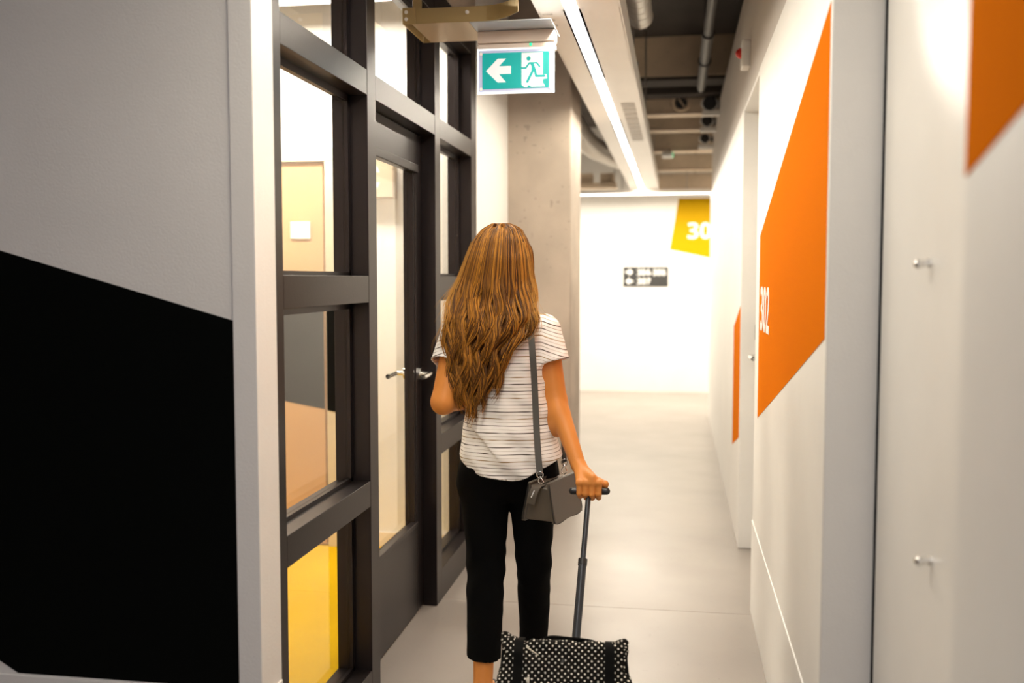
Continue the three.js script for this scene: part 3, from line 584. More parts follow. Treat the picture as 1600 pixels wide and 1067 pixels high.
function bodyField(p) {
  let d = Math.max(profile(torsoRows, p), 0.78 - p[1], p[1] - 1.35);
  d = smin(d, cone(p, [-0.597, 1.3, -3.385], [-0.602, 1.43, -3.405], 0.056, 0.05), 0.03);
  // head: skull, jaw, nose, brows, lips, ears; eye sockets let in
  let h = ell(p, [HC[0], HC[1] + 0.012, HC[2] + 0.008], [0.074, 0.096, 0.093]);
  h = smin(h, ell(p, [HC[0], HC[1] - 0.055, HC[2] - 0.028], [0.052, 0.062, 0.062]), 0.035);
  h = smin(h, cone(p, [HC[0], HC[1] + 0.008, HC[2] - 0.086], [HC[0], HC[1] - 0.03, HC[2] - 0.108], 0.007, 0.011), 0.012);
  h = smin(h, cone(p, [HC[0] - 0.016, HC[1] - 0.062, HC[2] - 0.088], [HC[0] + 0.016, HC[1] - 0.062, HC[2] - 0.088], 0.006, 0.006), 0.006);
  h = smin(h, ell(p, [HC[0], HC[1] - 0.098, HC[2] - 0.072], [0.018, 0.014, 0.016]), 0.02);
  for (const s of [-1, 1]) {
    h = smax(h, -ell(p, [HC[0] + s * 0.03, HC[1] + 0.004, HC[2] - 0.094], [0.017, 0.01, 0.014]), 0.008);
    h = smin(h, ell(p, [HC[0] + s * 0.03, HC[1] + 0.003, HC[2] - 0.077], [0.012, 0.011, 0.011]), 0.003);
    h = smin(h, ell(p, [HC[0] + s * 0.075, HC[1] - 0.008, HC[2] + 0.008], [0.01, 0.03, 0.018]), 0.006);
  }
  d = smin(d, h, 0.018);
  // arms
  d = smin(d, cone(p, SL, EL, 0.052, 0.041), 0.025); d = smin(d, cone(p, EL, WL, 0.037, 0.025), 0.02);
  d = smin(d, cone(p, SR, ER, 0.05, 0.038), 0.025); d = smin(d, cone(p, ER, WR, 0.036, 0.0245), 0.015);
  d = smin(d, ell(p, [ER[0] + 0.008, ER[1] - 0.06, ER[2] + 0.03], [0.036, 0.06, 0.036]), 0.02);
  // legs and feet
  for (const [hp, k, a, toe] of [[[-0.645, 0.74, -3.345], KL, AL, [-0.62, 0.03, -3.33]], [[-0.487, 0.74, -3.365], KR, AR, [-0.493, 0.035, -3.68]]]) {
    d = smin(d, cone(p, hp, k, 0.058, 0.038), 0.03);
    const q = [lerp(k[0], a[0], 0.5), lerp(k[1], a[1], 0.5), lerp(k[2], a[2], 0.5)];
    d = smin(d, cone(p, k, q, 0.038, 0.037), 0.01);
    d = smin(d, cone(p, q, a, 0.037, 0.031), 0.01);
    d = smin(d, cone(p, a, [a[0], a[1] - 0.045, a[2] + 0.018], 0.032, 0.03), 0.02);
    d = smin(d, cone(p, [a[0], a[1] - 0.03, a[2]], [toe[0], toe[1] + 0.005, toe[2]], 0.032, 0.022), 0.02);
  }
  return d;
}
{
  const boxR = [[-0.37, 0.71, -3.24], [-0.18, 0.875, -3.05]], boxL = [[-0.72, 0.94, -3.6], [-0.5, 1.12, -3.42]];
  const inBox = (p, b, m) => Math.min(p[0] - b[0][0], b[1][0] - p[0], p[1] - b[0][1], b[1][1] - p[1], p[2] - b[0][2], b[1][2] - p[2]) - m;
  const body = nets(bodyField, [-0.86, -0.01, -3.76], [-0.2, 1.68, -3.05], 0.009);
  const hr = nets((p) => Math.max(handR(p), -inBox(p, boxR, 0.006)), boxR[0], boxR[1], 0.0026);
  const hl = nets((p) => Math.max(handL(p), -inBox(p, boxL, 0.006)), boxL[0], boxL[1], 0.0032);
  const skin = mesh('body', uvFaces(join([body, hr, hl])), SKIN, person);
  for (const s of [-1, 1]) mesh('eye', new THREE.SphereGeometry(0.0118, 16, 12).translate(HC[0] + s * 0.03, HC[1] + 0.003, HC[2] - 0.0785), MAT.white, person);
  // finger nails of the hand at the grip
  void skin;
}
// --- shirt
const shirtRows = [[0.74, -0.557, 0.182, -3.345, 0.142], [0.84, -0.557, 0.176, -3.345, 0.138], [0.92, -0.561, 0.162, -3.35, 0.126], [0.99, -0.566, 0.15, -3.355, 0.114], [1.08, -0.576, 0.146, -3.36, 0.112], [1.16, -0.584, 0.154, -3.365, 0.116], [1.24, -0.59, 0.158, -3.37, 0.106], [1.29, -0.593, 0.138, -3.38, 0.086], [1.325, -0.596, 0.1, -3.385, 0.07], [1.355, -0.598, 0.07, -3.39, 0.055]];
const CL = [-0.766, 1.158, -3.287], CR = [-0.42, 1.168, -3.36];
const dirOf = (a, b) => { const l = hyp(b[0] - a[0], b[1] - a[1], b[2] - a[2]); return [(b[0] - a[0]) / l, (b[1] - a[1]) / l, (b[2] - a[2]) / l]; };
const along = (p, o, d) => (p[0] - o[0]) * d[0] + (p[1] - o[1]) * d[1] + (p[2] - o[2]) * d[2];
const dL = dirOf([-0.735, 1.262, -3.35], CL), dR = [0.18, -0.978, 0.1];
function shirtField(p) {
  let d = profile(shirtRows, p, 2.2);
  // folds: long ones from the right hip up to the left, short ones at the waist and under the arms
  const low = smooth(1.15, 0.85, p[1]), q = (p[0] + 0.57) * 0.8 + (p[1] - 0.95);
  d += 0.0045 * low * Math.sin(q * 62 + 1.6 * Math.sin(p[1] * 17) + p[2] * 9) * smooth(-0.2, 0.1, p[0] + 0.75 - p[1] * 0.2);
  d += 0.003 * low * Math.sin((p[0] + 0.57) * 44 + 2 * Math.sin(p[1] * 11 + 1)) + 0.0022 * noise3(p[0] * 30, p[1] * 22, p[2] * 30);
  if (p[2] > -3.36) { // the overlapping fold that runs from the left waist down to the hem
    const s = ((p[0] + 0.70) * 0.707 + (p[1] - 0.975) * 0.707), t = ((p[0] + 0.70) * 0.707 - (p[1] - 0.975) * 0.707);
    d -= 0.008 * smooth(-0.004, 0.004, s) * smooth(0.07, 0.0, s) * smooth(-0.03, 0.03, t) * smooth(0.2, 0.1, t);
  }
  const sl = Math.max(cone(p, SL, CL, 0.062, 0.058), along(p, CL, dL));
  const sr = Math.max(cone(p, SR, CR, 0.062, 0.061), along(p, CR, dR));
  d = smin(d, smin(sl, sr, 0.001) + 0.0018 * noise3(p[0] * 40, p[1] * 40, p[2] * 40), 0.035);
  d = Math.max(d, p[1] - 1.343);
  // openings of the sleeves, the hem
  d = Math.max(d, -Math.max(cone(p, SL, CL.map((x, i) => x + dL[i] * 0.03), 0.05, 0.0535), -along(p, CL, dL) - 0.045));
  d = Math.max(d, -Math.max(cone(p, SR, CR.map((x, i) => x + dR[i] * 0.03), 0.05, 0.0565), -along(p, CR, dR) - 0.045));
  const dx = p[0] + 0.56;
  return Math.max(d, (0.782 + 2.1 * dx * dx + 0.004 * Math.sin(p[0] * 40) - p[1]) * 0.9);
}
const stripeTex = (() => {
  const c = document.createElement('canvas'); c.width = 1024; c.height = 512; const g = c.getContext('2d');
  g.fillStyle = '#fbf9f6'; g.fillRect(0, 0, 1024, 512);
  // 24 thin stripes, bold and faint in turn, each a run of short dashes of uneven weight, as of slub yarn
  for (let s = 0; s < 24; s++) for (let x = 0; x < 1024; x += 4) {
    const w = vnoise(x / 60, s * 3.7, 64), y = (s + 0.5) * 512 / 24, thin = s % 2;
    g.fillStyle = `rgba(${s % 6 === 4 ? '140,108,60' : thin ? '120,104,82' : '74,64,56'},${thin ? clamp(0.12 + 0.6 * w, 0.1, 0.6) : clamp(0.35 + 0.9 * w, 0.3, 0.95)})`; const k = thin ? 0.55 : 1; g.fillRect(x, y - (1.6 + 2 * w) * k, 4.4, (2.8 + 4.2 * w) * k);
  }
  const t = new THREE.CanvasTexture(c); t.colorSpace = THREE.SRGBColorSpace; t.wrapS = t.wrapT = THREE.RepeatWrapping; t.repeat.set(1 / 0.5, 1 / 0.276); return t;
})();
{
  const g = uvFaces(nets(shirtField, [-0.86, 0.74, -3.53], [-0.33, 1.36, -3.17], 0.0046));
  const p = g.attributes.position, uv = g.attributes.uv;
  for (let i = 0; i < p.count; i++) { // stripes run round the body at one height; on the sleeves across the arm
    const x = p.getX(i), y = p.getY(i), z = p.getZ(i), wl = smooth(-0.715, -0.75, x) * smooth(1.1, 1.16, y), wr = smooth(-0.465, -0.43, x) * smooth(1.1, 1.16, y);
    uv.setXY(i, x * 1.1 + z * 0.7, y + wl * (x + 0.735) * -0.35 + wr * (x + 0.45) * 0.35);
  }
  mesh('shirt', g, M({ color: col(0.97, 0.96, 0.95), map: stripeTex, roughness: 0.85, bumpMap: weave, bumpScale: 0.0004 }), person);
  // cuffs: a narrow rolled hem at each sleeve end
}
// --- trousers
const pantRows = [[0.6, -0.567, 0.15, -3.35, 0.075], [0.7, -0.568, 0.163, -3.35, 0.1], [0.8, -0.566, 0.17, -3.345, 0.13], [0.9, -0.562, 0.145, -3.345, 0.11], [0.98, -0.565, 0.135, -3.352, 0.1]];
function trouserField(p) {
  let d = smax(Math.max(profile(pantRows, p, 2.3), p[1] - 0.93), 0.7 - p[1], 0.05);
  const fold = 0.002 * Math.sin(p[1] * 70 + 3 * Math.sin(p[0] * 30 + p[1] * 9)) * smooth(0.62, 0.5, p[1]) * smooth(0.32, 0.42, p[1]) + 0.002 * noise3(p[0] * 22, p[1] * 16, p[2] * 22);
  let l = cone(p, [-0.645, 0.74, -3.342], KL, 0.086, 0.065); l = smin(l, cone(p, KL, [-0.622, 0.14, -3.178], 0.065, 0.056), 0.008); l = Math.max(l, 0.19 - 0.06 * (p[0] + 0.62) - p[1]);
  let r = cone(p, [-0.488, 0.74, -3.363], KR, 0.084, 0.06); r = smin(r, cone(p, KR, [-0.496, 0.14, -3.475], 0.06, 0.05), 0.008); r = Math.max(r, 0.158 - p[1]);
  d = smin(d, smin(l, r, 0.012), 0.045);
  return d + fold;
}
{
  mesh('trousers', uvFaces(nets(trouserField, [-0.8, 0.13, -3.58], [-0.34, 0.95, -3.08], 0.0058)), P({ color: col(0.003, 0.003, 0.0031), roughness: 0.9, specularIntensity: 0.15, bumpMap: weave, bumpScale: 0.0006 }), person);
  // shoes: flat black pumps
  for (const [a, toe] of [[AL, [-0.62, 0.03, -3.33]], [AR, [-0.493, 0.035, -3.68]]]) {
    const f = (p) => { let d = cone(p, [a[0], 0.03, a[2] + 0.012], [toe[0], 0.026, toe[2]], 0.036, 0.03); d = smin(d, cone(p, [lerp(a[0], toe[0], 0.6), 0.024, lerp(a[2], toe[2], 0.6)], [toe[0], 0.022, toe[2] + 0.02], 0.042, 0.034), 0.02); return Math.max(d, p[1] - 0.058 - 0.06 * clamp((a[2] - p[2]) / 0.2, -1, 0), 0.001 - p[1]); };
    mesh('shoe', uvFaces(nets(f, [a[0] - 0.07, -0.01, toe[2] - 0.06], [a[0] + 0.07, 0.09, a[2] + 0.08], 0.005)), M({ color: col(0.015, 0.013, 0.013), roughness: 0.45 }), person);
  }
}
// --- hair
const hairEdge = [ // y, left x, right x, z of the back, how far the sides wrap to the front
  [1.638, -0.635, -0.572, -3.40, 0.02], [1.622, -0.672, -0.537, -3.365, 0.09], [1.58, -0.7, -0.51, -3.318, 0.12], [1.52, -0.722, -0.495, -3.292, 0.13], [1.44, -0.75, -0.482, -3.285, 0.12], [1.375, -0.771, -0.464, -3.272, 0.085],
  [1.32, -0.778, -0.45, -3.243, 0.05], [1.265, -0.774, -0.472, -3.228, 0.04], [1.21, -0.769, -0.525, -3.222, 0.035], [1.13, -0.762, -0.542, -3.219, 0.03], [1.06, -0.75, -0.575, -3.219, 0.03], [1.0, -0.715, -0.61, -3.221, 0.02]];
const he = (y, k) => { let i = 0; while (i < hairEdge.length - 2 && y < hairEdge[i + 1][0]) i++; const A = hairEdge[i], B = hairEdge[i + 1]; const t = clamp((A[0] - y) / (A[0] - B[0]), 0, 1); return lerp(A[k], B[k], t); };
function hairPoint(s, y, layer) { // s from 0 (left) to 1 (right), layer 0 outside
  const l = he(y, 1), r = he(y, 2), c = 2 * s - 1;
  const cxx = (l + r) / 2, hw = (r - l) / 2 - layer * 0.6;
  return [cxx + c * hw, y, he(y, 3) - layer - (1 - Math.sqrt(Math.max(0, 1 - c * c * 0.98))) * he(y, 4)];
}
const HAIRS = [[0.2, 0.07, 0.011], [0.27, 0.105, 0.015], [0.1, 0.034, 0.007], [0.38, 0.165, 0.022], [0.055, 0.02, 0.006], [0.5, 0.25, 0.05]];
{
  const pos = [], nor = [], colr = [], ix = [];
  function lock(path, rad, c, sides = 5) {
    const curve = new THREE.CatmullRomCurve3(path.map((q) => V(...q))), seg = Math.max(10, Math.round(path.length * 2.2)), b0 = pos.length / 3;
    const pts = curve.getPoints(seg);
    for (let k = 0; k <= seg; k++) {
      const t = pts[Math.min(seg, k + 1)].clone().sub(pts[Math.max(0, k - 1)]).normalize();
      const side = V(0, 0, 1).cross(t).normalize(), out = t.clone().cross(side).normalize(), u = k / seg;
      const w = rad * Math.pow(Math.sin(Math.PI * clamp(0.08 + u * 0.9, 0, 1)), 0.45) * (1 - 0.35 * u), th = w * 0.55;
      for (let j = 0; j < sides; j++) { const a = j / sides * 6.283, ca = Math.cos(a), sa = Math.sin(a); pos.push(pts[k].x + side.x * ca * w + out.x * sa * th, pts[k].y + side.y * ca * w + out.y * sa * th, pts[k].z + side.z * ca * w + out.z * sa * th); const n = side.clone().multiplyScalar(ca / w * rad).addScaledVector(out, sa / th * rad).normalize(); nor.push(n.x, n.y, n.z); colr.push(c[0], c[1], c[2]); }
    }
    for (let k = 0; k < seg; k++) for (let j = 0; j < sides; j++) { const a = b0 + k * sides + j, b = b0 + k * sides + (j + 1) % sides; ix.push(a, b, a + sides, b, b + sides, a + sides); }
  }
  const NC = 15;
  const make = (s, yTop, yEnd, layer, rad, amp, c, loose = 0) => {
    const path = [], n = Math.round(6 + (yTop - yEnd) * 34), ph = 2.6 * Math.sin(Math.round(s * NC - 0.5) * 2.4) + 3 * s + R(-0.45, 0.45), fr = R(41, 45), ph2 = R(0, 6.28), drift = R(-0.025, 0.025), tight = R(0.6, 1.15);
    for (let k = 0; k <= n; k++) {
      const u = k / n, y = lerp(yTop, yEnd, u), wv = smooth(1.5, 1.28, y) * amp, cl = (Math.round(s * NC - 0.5) + 0.5) / NC, pull = smooth(1.42, 1.1, y) * 0.72 * tight;
      const q = hairPoint(clamp(lerp(s, cl, pull) + drift * u * u, 0.0, 1), y, layer);
      q[0] += wv * Math.sin((1.64 - y) * fr + ph) + loose * u * u * Math.cos(ph2); q[2] += wv * 0.8 * Math.cos((1.64 - y) * fr * 0.9 + ph * 1.3) + loose * 0.4 * u * u * Math.sin(ph2);
      path.push(q);
    }
    lock(path, rad, c);
  };
  const tipOf = (s) => { // lowest point over the width: long left of the middle, short at the right shoulder
    const T = [[0, 1.12], [0.12, 1.06], [0.3, 1.0], [0.45, 0.99], [0.6, 1.02], [0.76, 1.045], [0.9, 1.09], [0.955, 1.24], [1, 1.29]]; let i = 0; while (i < T.length - 2 && s > T[i + 1][0]) i++; return lerp(T[i][1], T[i + 1][1], (s - T[i][0]) / (T[i + 1][0] - T[i][0])) + 0.03 * Math.sin(Math.round(s * NC - 0.5) * 2.2 + 0.8);
  };
  // under layer, broad and dark, then the locks one sees, then thin strands
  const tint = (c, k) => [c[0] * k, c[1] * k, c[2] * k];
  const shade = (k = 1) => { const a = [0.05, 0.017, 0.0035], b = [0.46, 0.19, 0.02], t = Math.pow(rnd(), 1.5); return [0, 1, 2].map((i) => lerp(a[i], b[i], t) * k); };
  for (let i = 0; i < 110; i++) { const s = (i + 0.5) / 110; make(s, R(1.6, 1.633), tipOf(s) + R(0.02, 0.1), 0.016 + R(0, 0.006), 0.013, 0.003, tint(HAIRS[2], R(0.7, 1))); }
  for (let i = 0; i < 900; i++) { const s = rnd(), y0 = 1.639 - 0.05 * Math.pow(rnd(), 2.2); make(s, y0, tipOf(s) + R(-0.02, 0.16) * (rnd() < 0.7 ? 0.4 : 1.3), R(-0.002, 0.012), R(0.0022, 0.0055), R(0.007, 0.012), shade()); }
  for (let i = 0; i < 700; i++) { const s = rnd(), y0 = 1.64 - 0.06 * Math.pow(rnd(), 1.5); make(s, y0, tipOf(s) + R(-0.03, 0.2), R(-0.006, 0.006), R(0.0012, 0.0024), R(0.006, 0.014), shade(1.15)); }
  for (let i = 0; i < 150; i++) { const e = rnd() < 0.65, s = e ? R(0, 0.08) : R(0.93, 1); make(s, R(1.4, 1.6), R(1.2, 1.36), R(-0.012, 0.002), 0.0006, R(0.006, 0.014), HAIRS[5], R(0.01, 0.045)); }
  // front and sides: locks falling from the parting beside the face
  for (let i = 0; i < 150; i++) {
    const side = i % 2 ? 1 : -1, f = rnd(), path = [], len = R(0.28, 0.42), w = R(0.002, 0.006), ph = R(0, 6);
    for (let k = 0; k <= 12; k++) { const u = k / 12, y = 1.637 - len * u, a = smooth(0, 0.3, u); path.push([HC[0] + side * (0.012 + a * (0.076 + 0.022 * u)) + w * Math.sin(u * 9 + ph) * u, y, HC[2] + lerp(0.05, -0.075, f) * (0.4 + 0.6 * a) + 0.02 * (1 - a) + w * Math.cos(u * 8 + ph)]); }
    lock(path, R(0.005, 0.011), tint(HAIRS[Math.floor(R(0, 4))], R(0.8, 1.1)));
  }
  const g = new THREE.BufferGeometry();
  g.setAttribute('position', new THREE.Float32BufferAttribute(pos, 3)); g.setAttribute('normal', new THREE.Float32BufferAttribute(nor, 3)); g.setAttribute('color', new THREE.Float32BufferAttribute(colr, 3)); g.setIndex(ix);
  // scalp under the locks
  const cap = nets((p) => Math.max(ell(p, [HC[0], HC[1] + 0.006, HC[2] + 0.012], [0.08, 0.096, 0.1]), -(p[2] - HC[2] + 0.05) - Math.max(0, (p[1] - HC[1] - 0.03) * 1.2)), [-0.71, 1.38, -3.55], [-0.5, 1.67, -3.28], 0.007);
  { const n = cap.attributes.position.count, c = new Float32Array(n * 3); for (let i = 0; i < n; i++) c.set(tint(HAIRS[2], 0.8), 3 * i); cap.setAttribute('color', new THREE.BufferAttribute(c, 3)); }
  tag(mesh('hair', join([g, cap]), P({ color: 0xffffff, vertexColors: true, roughness: 0.45, specularIntensity: 0.5 }), person), 'long wavy brown hair with golden streaks');
}

// ------------------------------------------------------------ handbag
{
  const LEA = M({ color: col(0.095, 0.078, 0.06), roughness: 0.5, bumpMap: leatherBump, bumpScale: 0.0004 }), EDGE = M({ color: col(0.02, 0.017, 0.014), roughness: 0.5 });
  leatherBump.repeat.set(30, 30);
  const o = V(-0.398, 0.668, -3.245), t = thing('shoulder_bag', 'small grey-brown leather shoulder bag with silver clips hanging at her right hip', 'handbag', o);
  // own axes: a along the bag (away from the camera), b across it, y up
  const a = V(0.3, 0, -0.954), b = V(0.954, 0, 0.3), Lh = 0.105, L = (x, y, z) => V(o.x, o.y, o.z).addScaledVector(a, x).addScaledVector(b, z).add(V(0, y, 0));
  const loft = (sec, x0, x1, bev) => { const s = new THREE.Shape(); sec.forEach(([z, y], i) => s[i ? 'lineTo' : 'moveTo'](z, y)); s.closePath(); const g = new THREE.ExtrudeGeometry(s, { depth: x1 - x0 - 2 * bev, bevelEnabled: true, bevelSize: bev, bevelThickness: bev, bevelSegments: 3, steps: 1 }); const m = new THREE.Matrix4().makeBasis(b, V(0, 1, 0), a.clone().negate()); g.translate(0, 0, x0 + bev); g.applyMatrix4(m); g.translate(o.x, o.y, o.z); return uvFaces(g); };
  mesh('bag_body', loft([[-0.052, 0.006], [0.048, 0.006], [0.026, 0.102], [-0.03, 0.108]], -Lh, Lh, 0.006), LEA, t);
  mesh('side_panel', loft([[0.047, -0.002], [0.057, -0.002], [0.034, 0.124], [0.027, 0.124]], -Lh - 0.004, Lh + 0.004, 0.002), LEA, t);
  mesh('side_panel', loft([[-0.062, -0.002], [-0.053, -0.002], [-0.032, 0.122], [-0.039, 0.122]], -Lh - 0.004, Lh + 0.004, 0.002), LEA, t);
  const rim = (z, zt) => tube([L(-Lh - 0.004, 0.12, zt), L(-Lh - 0.006, 0.06, (z + zt) / 2), L(-Lh - 0.004, 0.002, z), L(0, -0.003, z), L(Lh + 0.004, 0.002, z), L(Lh + 0.006, 0.06, (z + zt) / 2), L(Lh + 0.004, 0.12, zt)], 0.0026, 80, 6);
  tag(mesh('piping', join([rim(0.055, 0.034), rim(-0.06, -0.038)]), EDGE, t), 'dark edge piping');
  mesh('zipper', join([bx(-0.003, 0.003, 0, 0.003, -Lh, Lh)].map((g) => { g.applyMatrix4(new THREE.Matrix4().makeBasis(b, V(0, 1, 0), a.clone().negate())); return g.translate(o.x - 0.002, o.y + 0.113, o.z); })), MAT.chrome, t);
  const tb = ribbon([L(-Lh + 0.02, 0.115, -0.002), L(-Lh - 0.012, 0.112, -0.006), L(-Lh - 0.026, 0.092, -0.012), L(-Lh - 0.03, 0.06, -0.018)], [b, b, b, b].map((q) => q.clone()), 0.03, 0.004, 20);
  tag(mesh('zipper_tab', tb, LEA, t), 'leather tab over the zipper end');
  mesh('zipper_pull', cyl(L(-Lh - 0.022, 0.104, -0.009), L(-Lh - 0.032, 0.082, -0.015), 0.0025, 0.0025, 8), MAT.chrome, t);
  const clip = (x, top) => { const q = L(x, 0.118, -0.002), u = top.clone().sub(q); const at = (k, d = 0) => q.clone().addScaledVector(u, k).addScaledVector(b, d); return join([tube([at(0.05, -0.004), at(0.2, -0.009), at(0.5, -0.006), at(0.7, 0), at(0.5, 0.006), at(0.2, 0.009), at(0.05, 0.004), at(0.0, 0)], 0.0018, 40, 8), cyl(at(0.66), at(0.85), 0.0035), new THREE.TorusGeometry(0.0105, 0.0018, 8, 24).translate(at(1).x, at(1).y, at(1).z)]); };
  const tn = V(-0.432, 0.815, -3.165), tf = V(-0.372, 0.825, -3.345);
  tag(mesh('clip', clip(-Lh + 0.015, tn), MAT.chrome, t), 'silver swivel clip'); tag(mesh('clip', clip(Lh - 0.015, tf), MAT.chrome, t), 'silver swivel clip');
  const W = V(1, 0.05, 0.1);
  const st = [tn, V(-0.441, 0.88, -3.186), V(-0.452, 0.98, -3.218), V(-0.46, 1.1, -3.236), V(-0.467, 1.2, -3.238), V(-0.476, 1.27, -3.262), V(-0.485, 1.312, -3.31), V(-0.49, 1.328, -3.37), V(-0.49, 1.31, -3.44), V(-0.478, 1.25, -3.485), V(-0.45, 1.12, -3.5), V(-0.415, 0.98, -3.47), V(-0.386, 0.9, -3.41), tf];
  tag(mesh('strap', ribbon(st, st.map((_, i) => i > 10 ? V(0.7, 0, 0.7) : W.clone()), 0.0215, 0.003, 120), M({ color: col(0.075, 0.07, 0.062), roughness: 0.55 }), t), 'long flat grey strap over the right shoulder');
}

// ------------------------------------------------------------ rolling bag
{
  const o = V(-0.292, 0.04, -2.62), t = thing('rolling_bag', 'black soft rolling bag with white polka dots and a single telescopic pole', 'suitcase', o);
  const yaw = 0.06, lean = 0.6;
  const ax = V(Math.cos(yaw), 0, -Math.sin(yaw)), back = V(-Math.sin(yaw), 0, -Math.cos(yaw));
  const up = V(0, Math.cos(lean), 0).addScaledVector(back, Math.sin(lean)), nn = V(0, Math.sin(lean), 0).addScaledVector(back, -Math.cos(lean));
  const m4 = new THREE.Matrix4().makeBasis(ax, up, nn); m4.setPosition(o);
  const put = (g) => g.applyMatrix4(m4), L = (x, y, z) => V(x, y, z).applyMatrix4(m4);
  const dots = (() => { const c = document.createElement('canvas'); c.width = c.height = 256; const g = c.getContext('2d'); g.fillStyle = '#15130f'; g.fillRect(0, 0, 256, 256); g.fillStyle = '#f4efe4'; for (const [x, y] of [[64, 64], [192, 192]]) { g.beginPath(); g.arc(x, y, 37, 0, 7); g.fill(); } const q = new THREE.CanvasTexture(c); q.colorSpace = THREE.SRGBColorSpace; q.wrapS = q.wrapT = THREE.RepeatWrapping; q.repeat.set(1 / 0.0178, 1 / 0.0178); return q; })();
  const CLOTH = P({ map: dots, color: col(0.95, 0.95, 0.95), roughness: 0.8, specularIntensity: 0.2, bumpMap: weave, bumpScale: 0.0003 }), BLK = P({ color: col(0.004, 0.004, 0.004), roughness: 0.7, specularIntensity: 0.25, bumpMap: weave, bumpScale: 0.0005 });
  const H = 0.375, D = 0.2;
  const field = (p) => {
    const w = 0.196 - 0.026 * smooth(0.2, H, p[1]) + 0.006 * Math.sin(p[1] * 14), h = H / 2, d = D / 2;
    const q = [Math.abs(p[0]) - w + 0.03, Math.abs(p[1] - h) - h + 0.03, Math.abs(p[2] - d) - d + 0.03 - 0.008 * (1 - (p[0] / 0.19) ** 2)];
    let e = hyp(Math.max(q[0], 0), Math.max(q[1], 0), Math.max(q[2], 0)) + Math.min(Math.max(q[0], q[1], q[2]), 0) - 0.03;
    // pinched top corners, sagging top edge, wrinkles
    for (const s of [-1, 1]) e = smin(e, cone(p, [s * 0.14, H - 0.03, D - 0.04], [s * 0.166, H + (s < 0 ? 0.014 : 0.002), D - 0.02], 0.03, 0.008), 0.035);
    e += 0.0045 * noise3(p[0] * 24 + 1, p[1] * 26, p[2] * 24) + 0.0035 * smooth(0.25, H, p[1]) * noise3(p[0] * 55, p[1] * 40, p[2] * 50) + 0.005 * Math.sin(p[0] * 50 + p[1] * 70) * Math.exp(-(((p[0] + 0.1) / 0.05) ** 2) - ((p[1] - H + 0.03) / 0.05) ** 2);
    return e;
  };
  mesh('bag_body', put(uvFaces(nets(field, [-0.24, -0.03, -0.03], [0.24, H + 0.04, D + 0.03], 0.006))), CLOTH, t);
  const skin = (x, y) => { let z = D + 0.03; for (let k = 0; k < 40; k++) z -= Math.max(0.0002, field([x, y, z])) * 0.7; return z; };
  const onTop = (x, z) => { let y = H + 0.04; for (let k = 0; k < 40; k++) y -= Math.max(0.0002, field([x, y, z])) * 0.7; return y; };
  const around = (x, deg) => { const c = [x, H - 0.09, D - 0.09], q = [0, Math.sin(deg * Math.PI / 180), Math.cos(deg * Math.PI / 180)]; let lo = 0, hi = 0.4; for (let k = 0; k < 30; k++) { const m = (lo + hi) / 2; field([x, c[1] + q[1] * m, c[2] + q[2] * m]) < 0 ? lo = m : hi = m; } return V(x, c[1] + q[1] * (lo + 0.0012), c[2] + q[2] * (lo + 0.0012)); };
  for (const x of [-0.124, 0.124]) {
    const ps = []; for (let d = -66; d <= 132; d += 9) ps.push(around(x, d));
    tag(mesh('band', put(ribbon(ps, ps.map(() => V(1, 0, 0)), 0.027, 0.003, 90)), BLK, t), 'black webbing band');
  }
  { const ps = [[-0.075, 0.09], [-0.06, 0.105], [0, 0.11], [0.06, 0.105], [0.075, 0.09]].map(([x, z], i) => V(x + 0.012, onTop(x, z) + [0.001, 0.01, 0.013, 0.01, 0.001][i], z + 0.05)); tag(mesh('carry_handle', put(ribbon(ps, ps.map(() => V(0, 0, 1)), 0.03, 0.006, 40)), BLK, t), 'black top carry handle'); }
  { const s = []; for (let k = 0; k <= 24; k++) { const x = lerp(-0.12, 0.12, k / 24), y = 0.262; s.push(V(x, y, skin(x, y) + 0.001)); } mesh('pocket_zipper', put(ribbon(s, s.map(() => V(0, 1, 0)), 0.009, 0.003, 60)), BLK, t); }
  const PULL = M({ color: col(0.42, 0.38, 0.3), roughness: 0.4, metalness: 0.8 });
  const zx = (x, y, dx, dy) => { const z = skin(x, y); return join([cyl(V(x, y, z + 0.003), V(x + dx, y + dy, skin(x + dx, y + dy) + 0.004), 0.0032, 0.0025, 8), new THREE.BoxGeometry(0.009, 0.012, 0.005).translate(x, y, z + 0.003)]); };
  tag(mesh('zipper_pull', put(zx(-0.1, 0.345, 0.03, -0.018)), PULL, t), 'metal zipper pull at the top seam'); tag(mesh('zipper_pull', put(zx(-0.095, 0.262, -0.004, -0.03)), PULL, t), 'metal zipper pull of the front pocket');
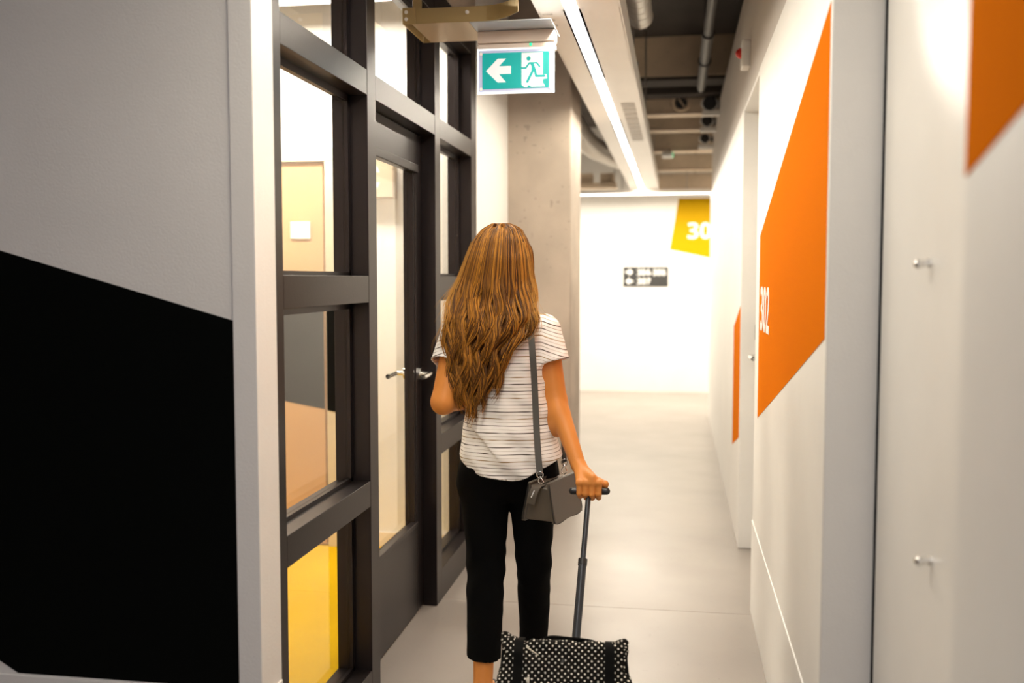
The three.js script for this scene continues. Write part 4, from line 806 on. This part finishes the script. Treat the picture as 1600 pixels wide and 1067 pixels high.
  { const y = 0.315, x = -0.022; tag(mesh('label_patch', put(join([new THREE.CylinderGeometry(1, 1, 1, 32).scale(0.026, 0.006, 0.0095).rotateX(Math.PI / 2).translate(x, y, skin(x, y))])), M({ color: col(0.02, 0.018, 0.012), roughness: 0.5 }), t), 'dark oval badge'); }
  for (const s of [-1, 1]) { const ps = []; for (const y of [0.03, 0.12, 0.2, 0.28, H - 0.02]) { let x = s * 0.24; for (let k = 0; k < 40; k++) x -= s * Math.max(0.0002, field([x, y, D - 0.015])) * 0.7; ps.push(V(x, y, D - 0.015)); } mesh('piping', put(tube(ps, 0.0035, 40, 8)), BLK, t); }
  // base, wheels, pole, grip
  mesh('base_board', put(bx(-0.17, 0.17, -0.012, 0.01, 0.0, D - 0.01, 0.005)), MAT.plastic, t);
  const axle = L(0, 0.0, 0.01); void axle;
  for (const s of [-1, 1]) { const c = L(s * 0.15, -0.005, -0.008); mesh('wheel', join([cyl(c.clone().addScaledVector(ax, -0.012), c.clone().addScaledVector(ax, 0.012), 0.0285 + 0.0001, 0.0285, 28), cyl(c.clone().addScaledVector(ax, -0.02), c.clone().addScaledVector(ax, 0.02), 0.008)]), MAT.plastic, t); }
  const g0 = V(-0.27, 0.775, -3.128), foot = L(0.0, 0.03, 0.012), mid = foot.clone().lerp(g0, 0.74);
  const POLE = M({ color: col(0.05, 0.055, 0.065), roughness: 0.35, metalness: 0.6 });
  tag(mesh('pole', cyl(foot, mid, 0.0125, 0.0125, 20), POLE, t), 'dark telescopic pole, wide lower tube'); tag(mesh('pole', cyl(mid.clone().lerp(foot, 0.05), g0, 0.0085, 0.0085, 20), POLE, t), 'dark telescopic pole, slim upper tube');
  mesh('pole_collar', cyl(mid.clone().lerp(foot, 0.03), mid, 0.0142, 0.0142, 20), MAT.plastic, t);
  const ga = g0.clone().add(V(-0.052, -0.001, 0)), gb = g0.clone().add(V(0.056, 0.001, -0.004));
  mesh('grip', join([cyl(ga, gb, 0.0115, 0.0115, 20), new THREE.SphereGeometry(0.0115, 16, 12).translate(ga.x, ga.y, ga.z), new THREE.SphereGeometry(0.0115, 16, 12).translate(gb.x, gb.y, gb.z)]), MAT.plastic, t);
}
renderer.render(scene, camera);
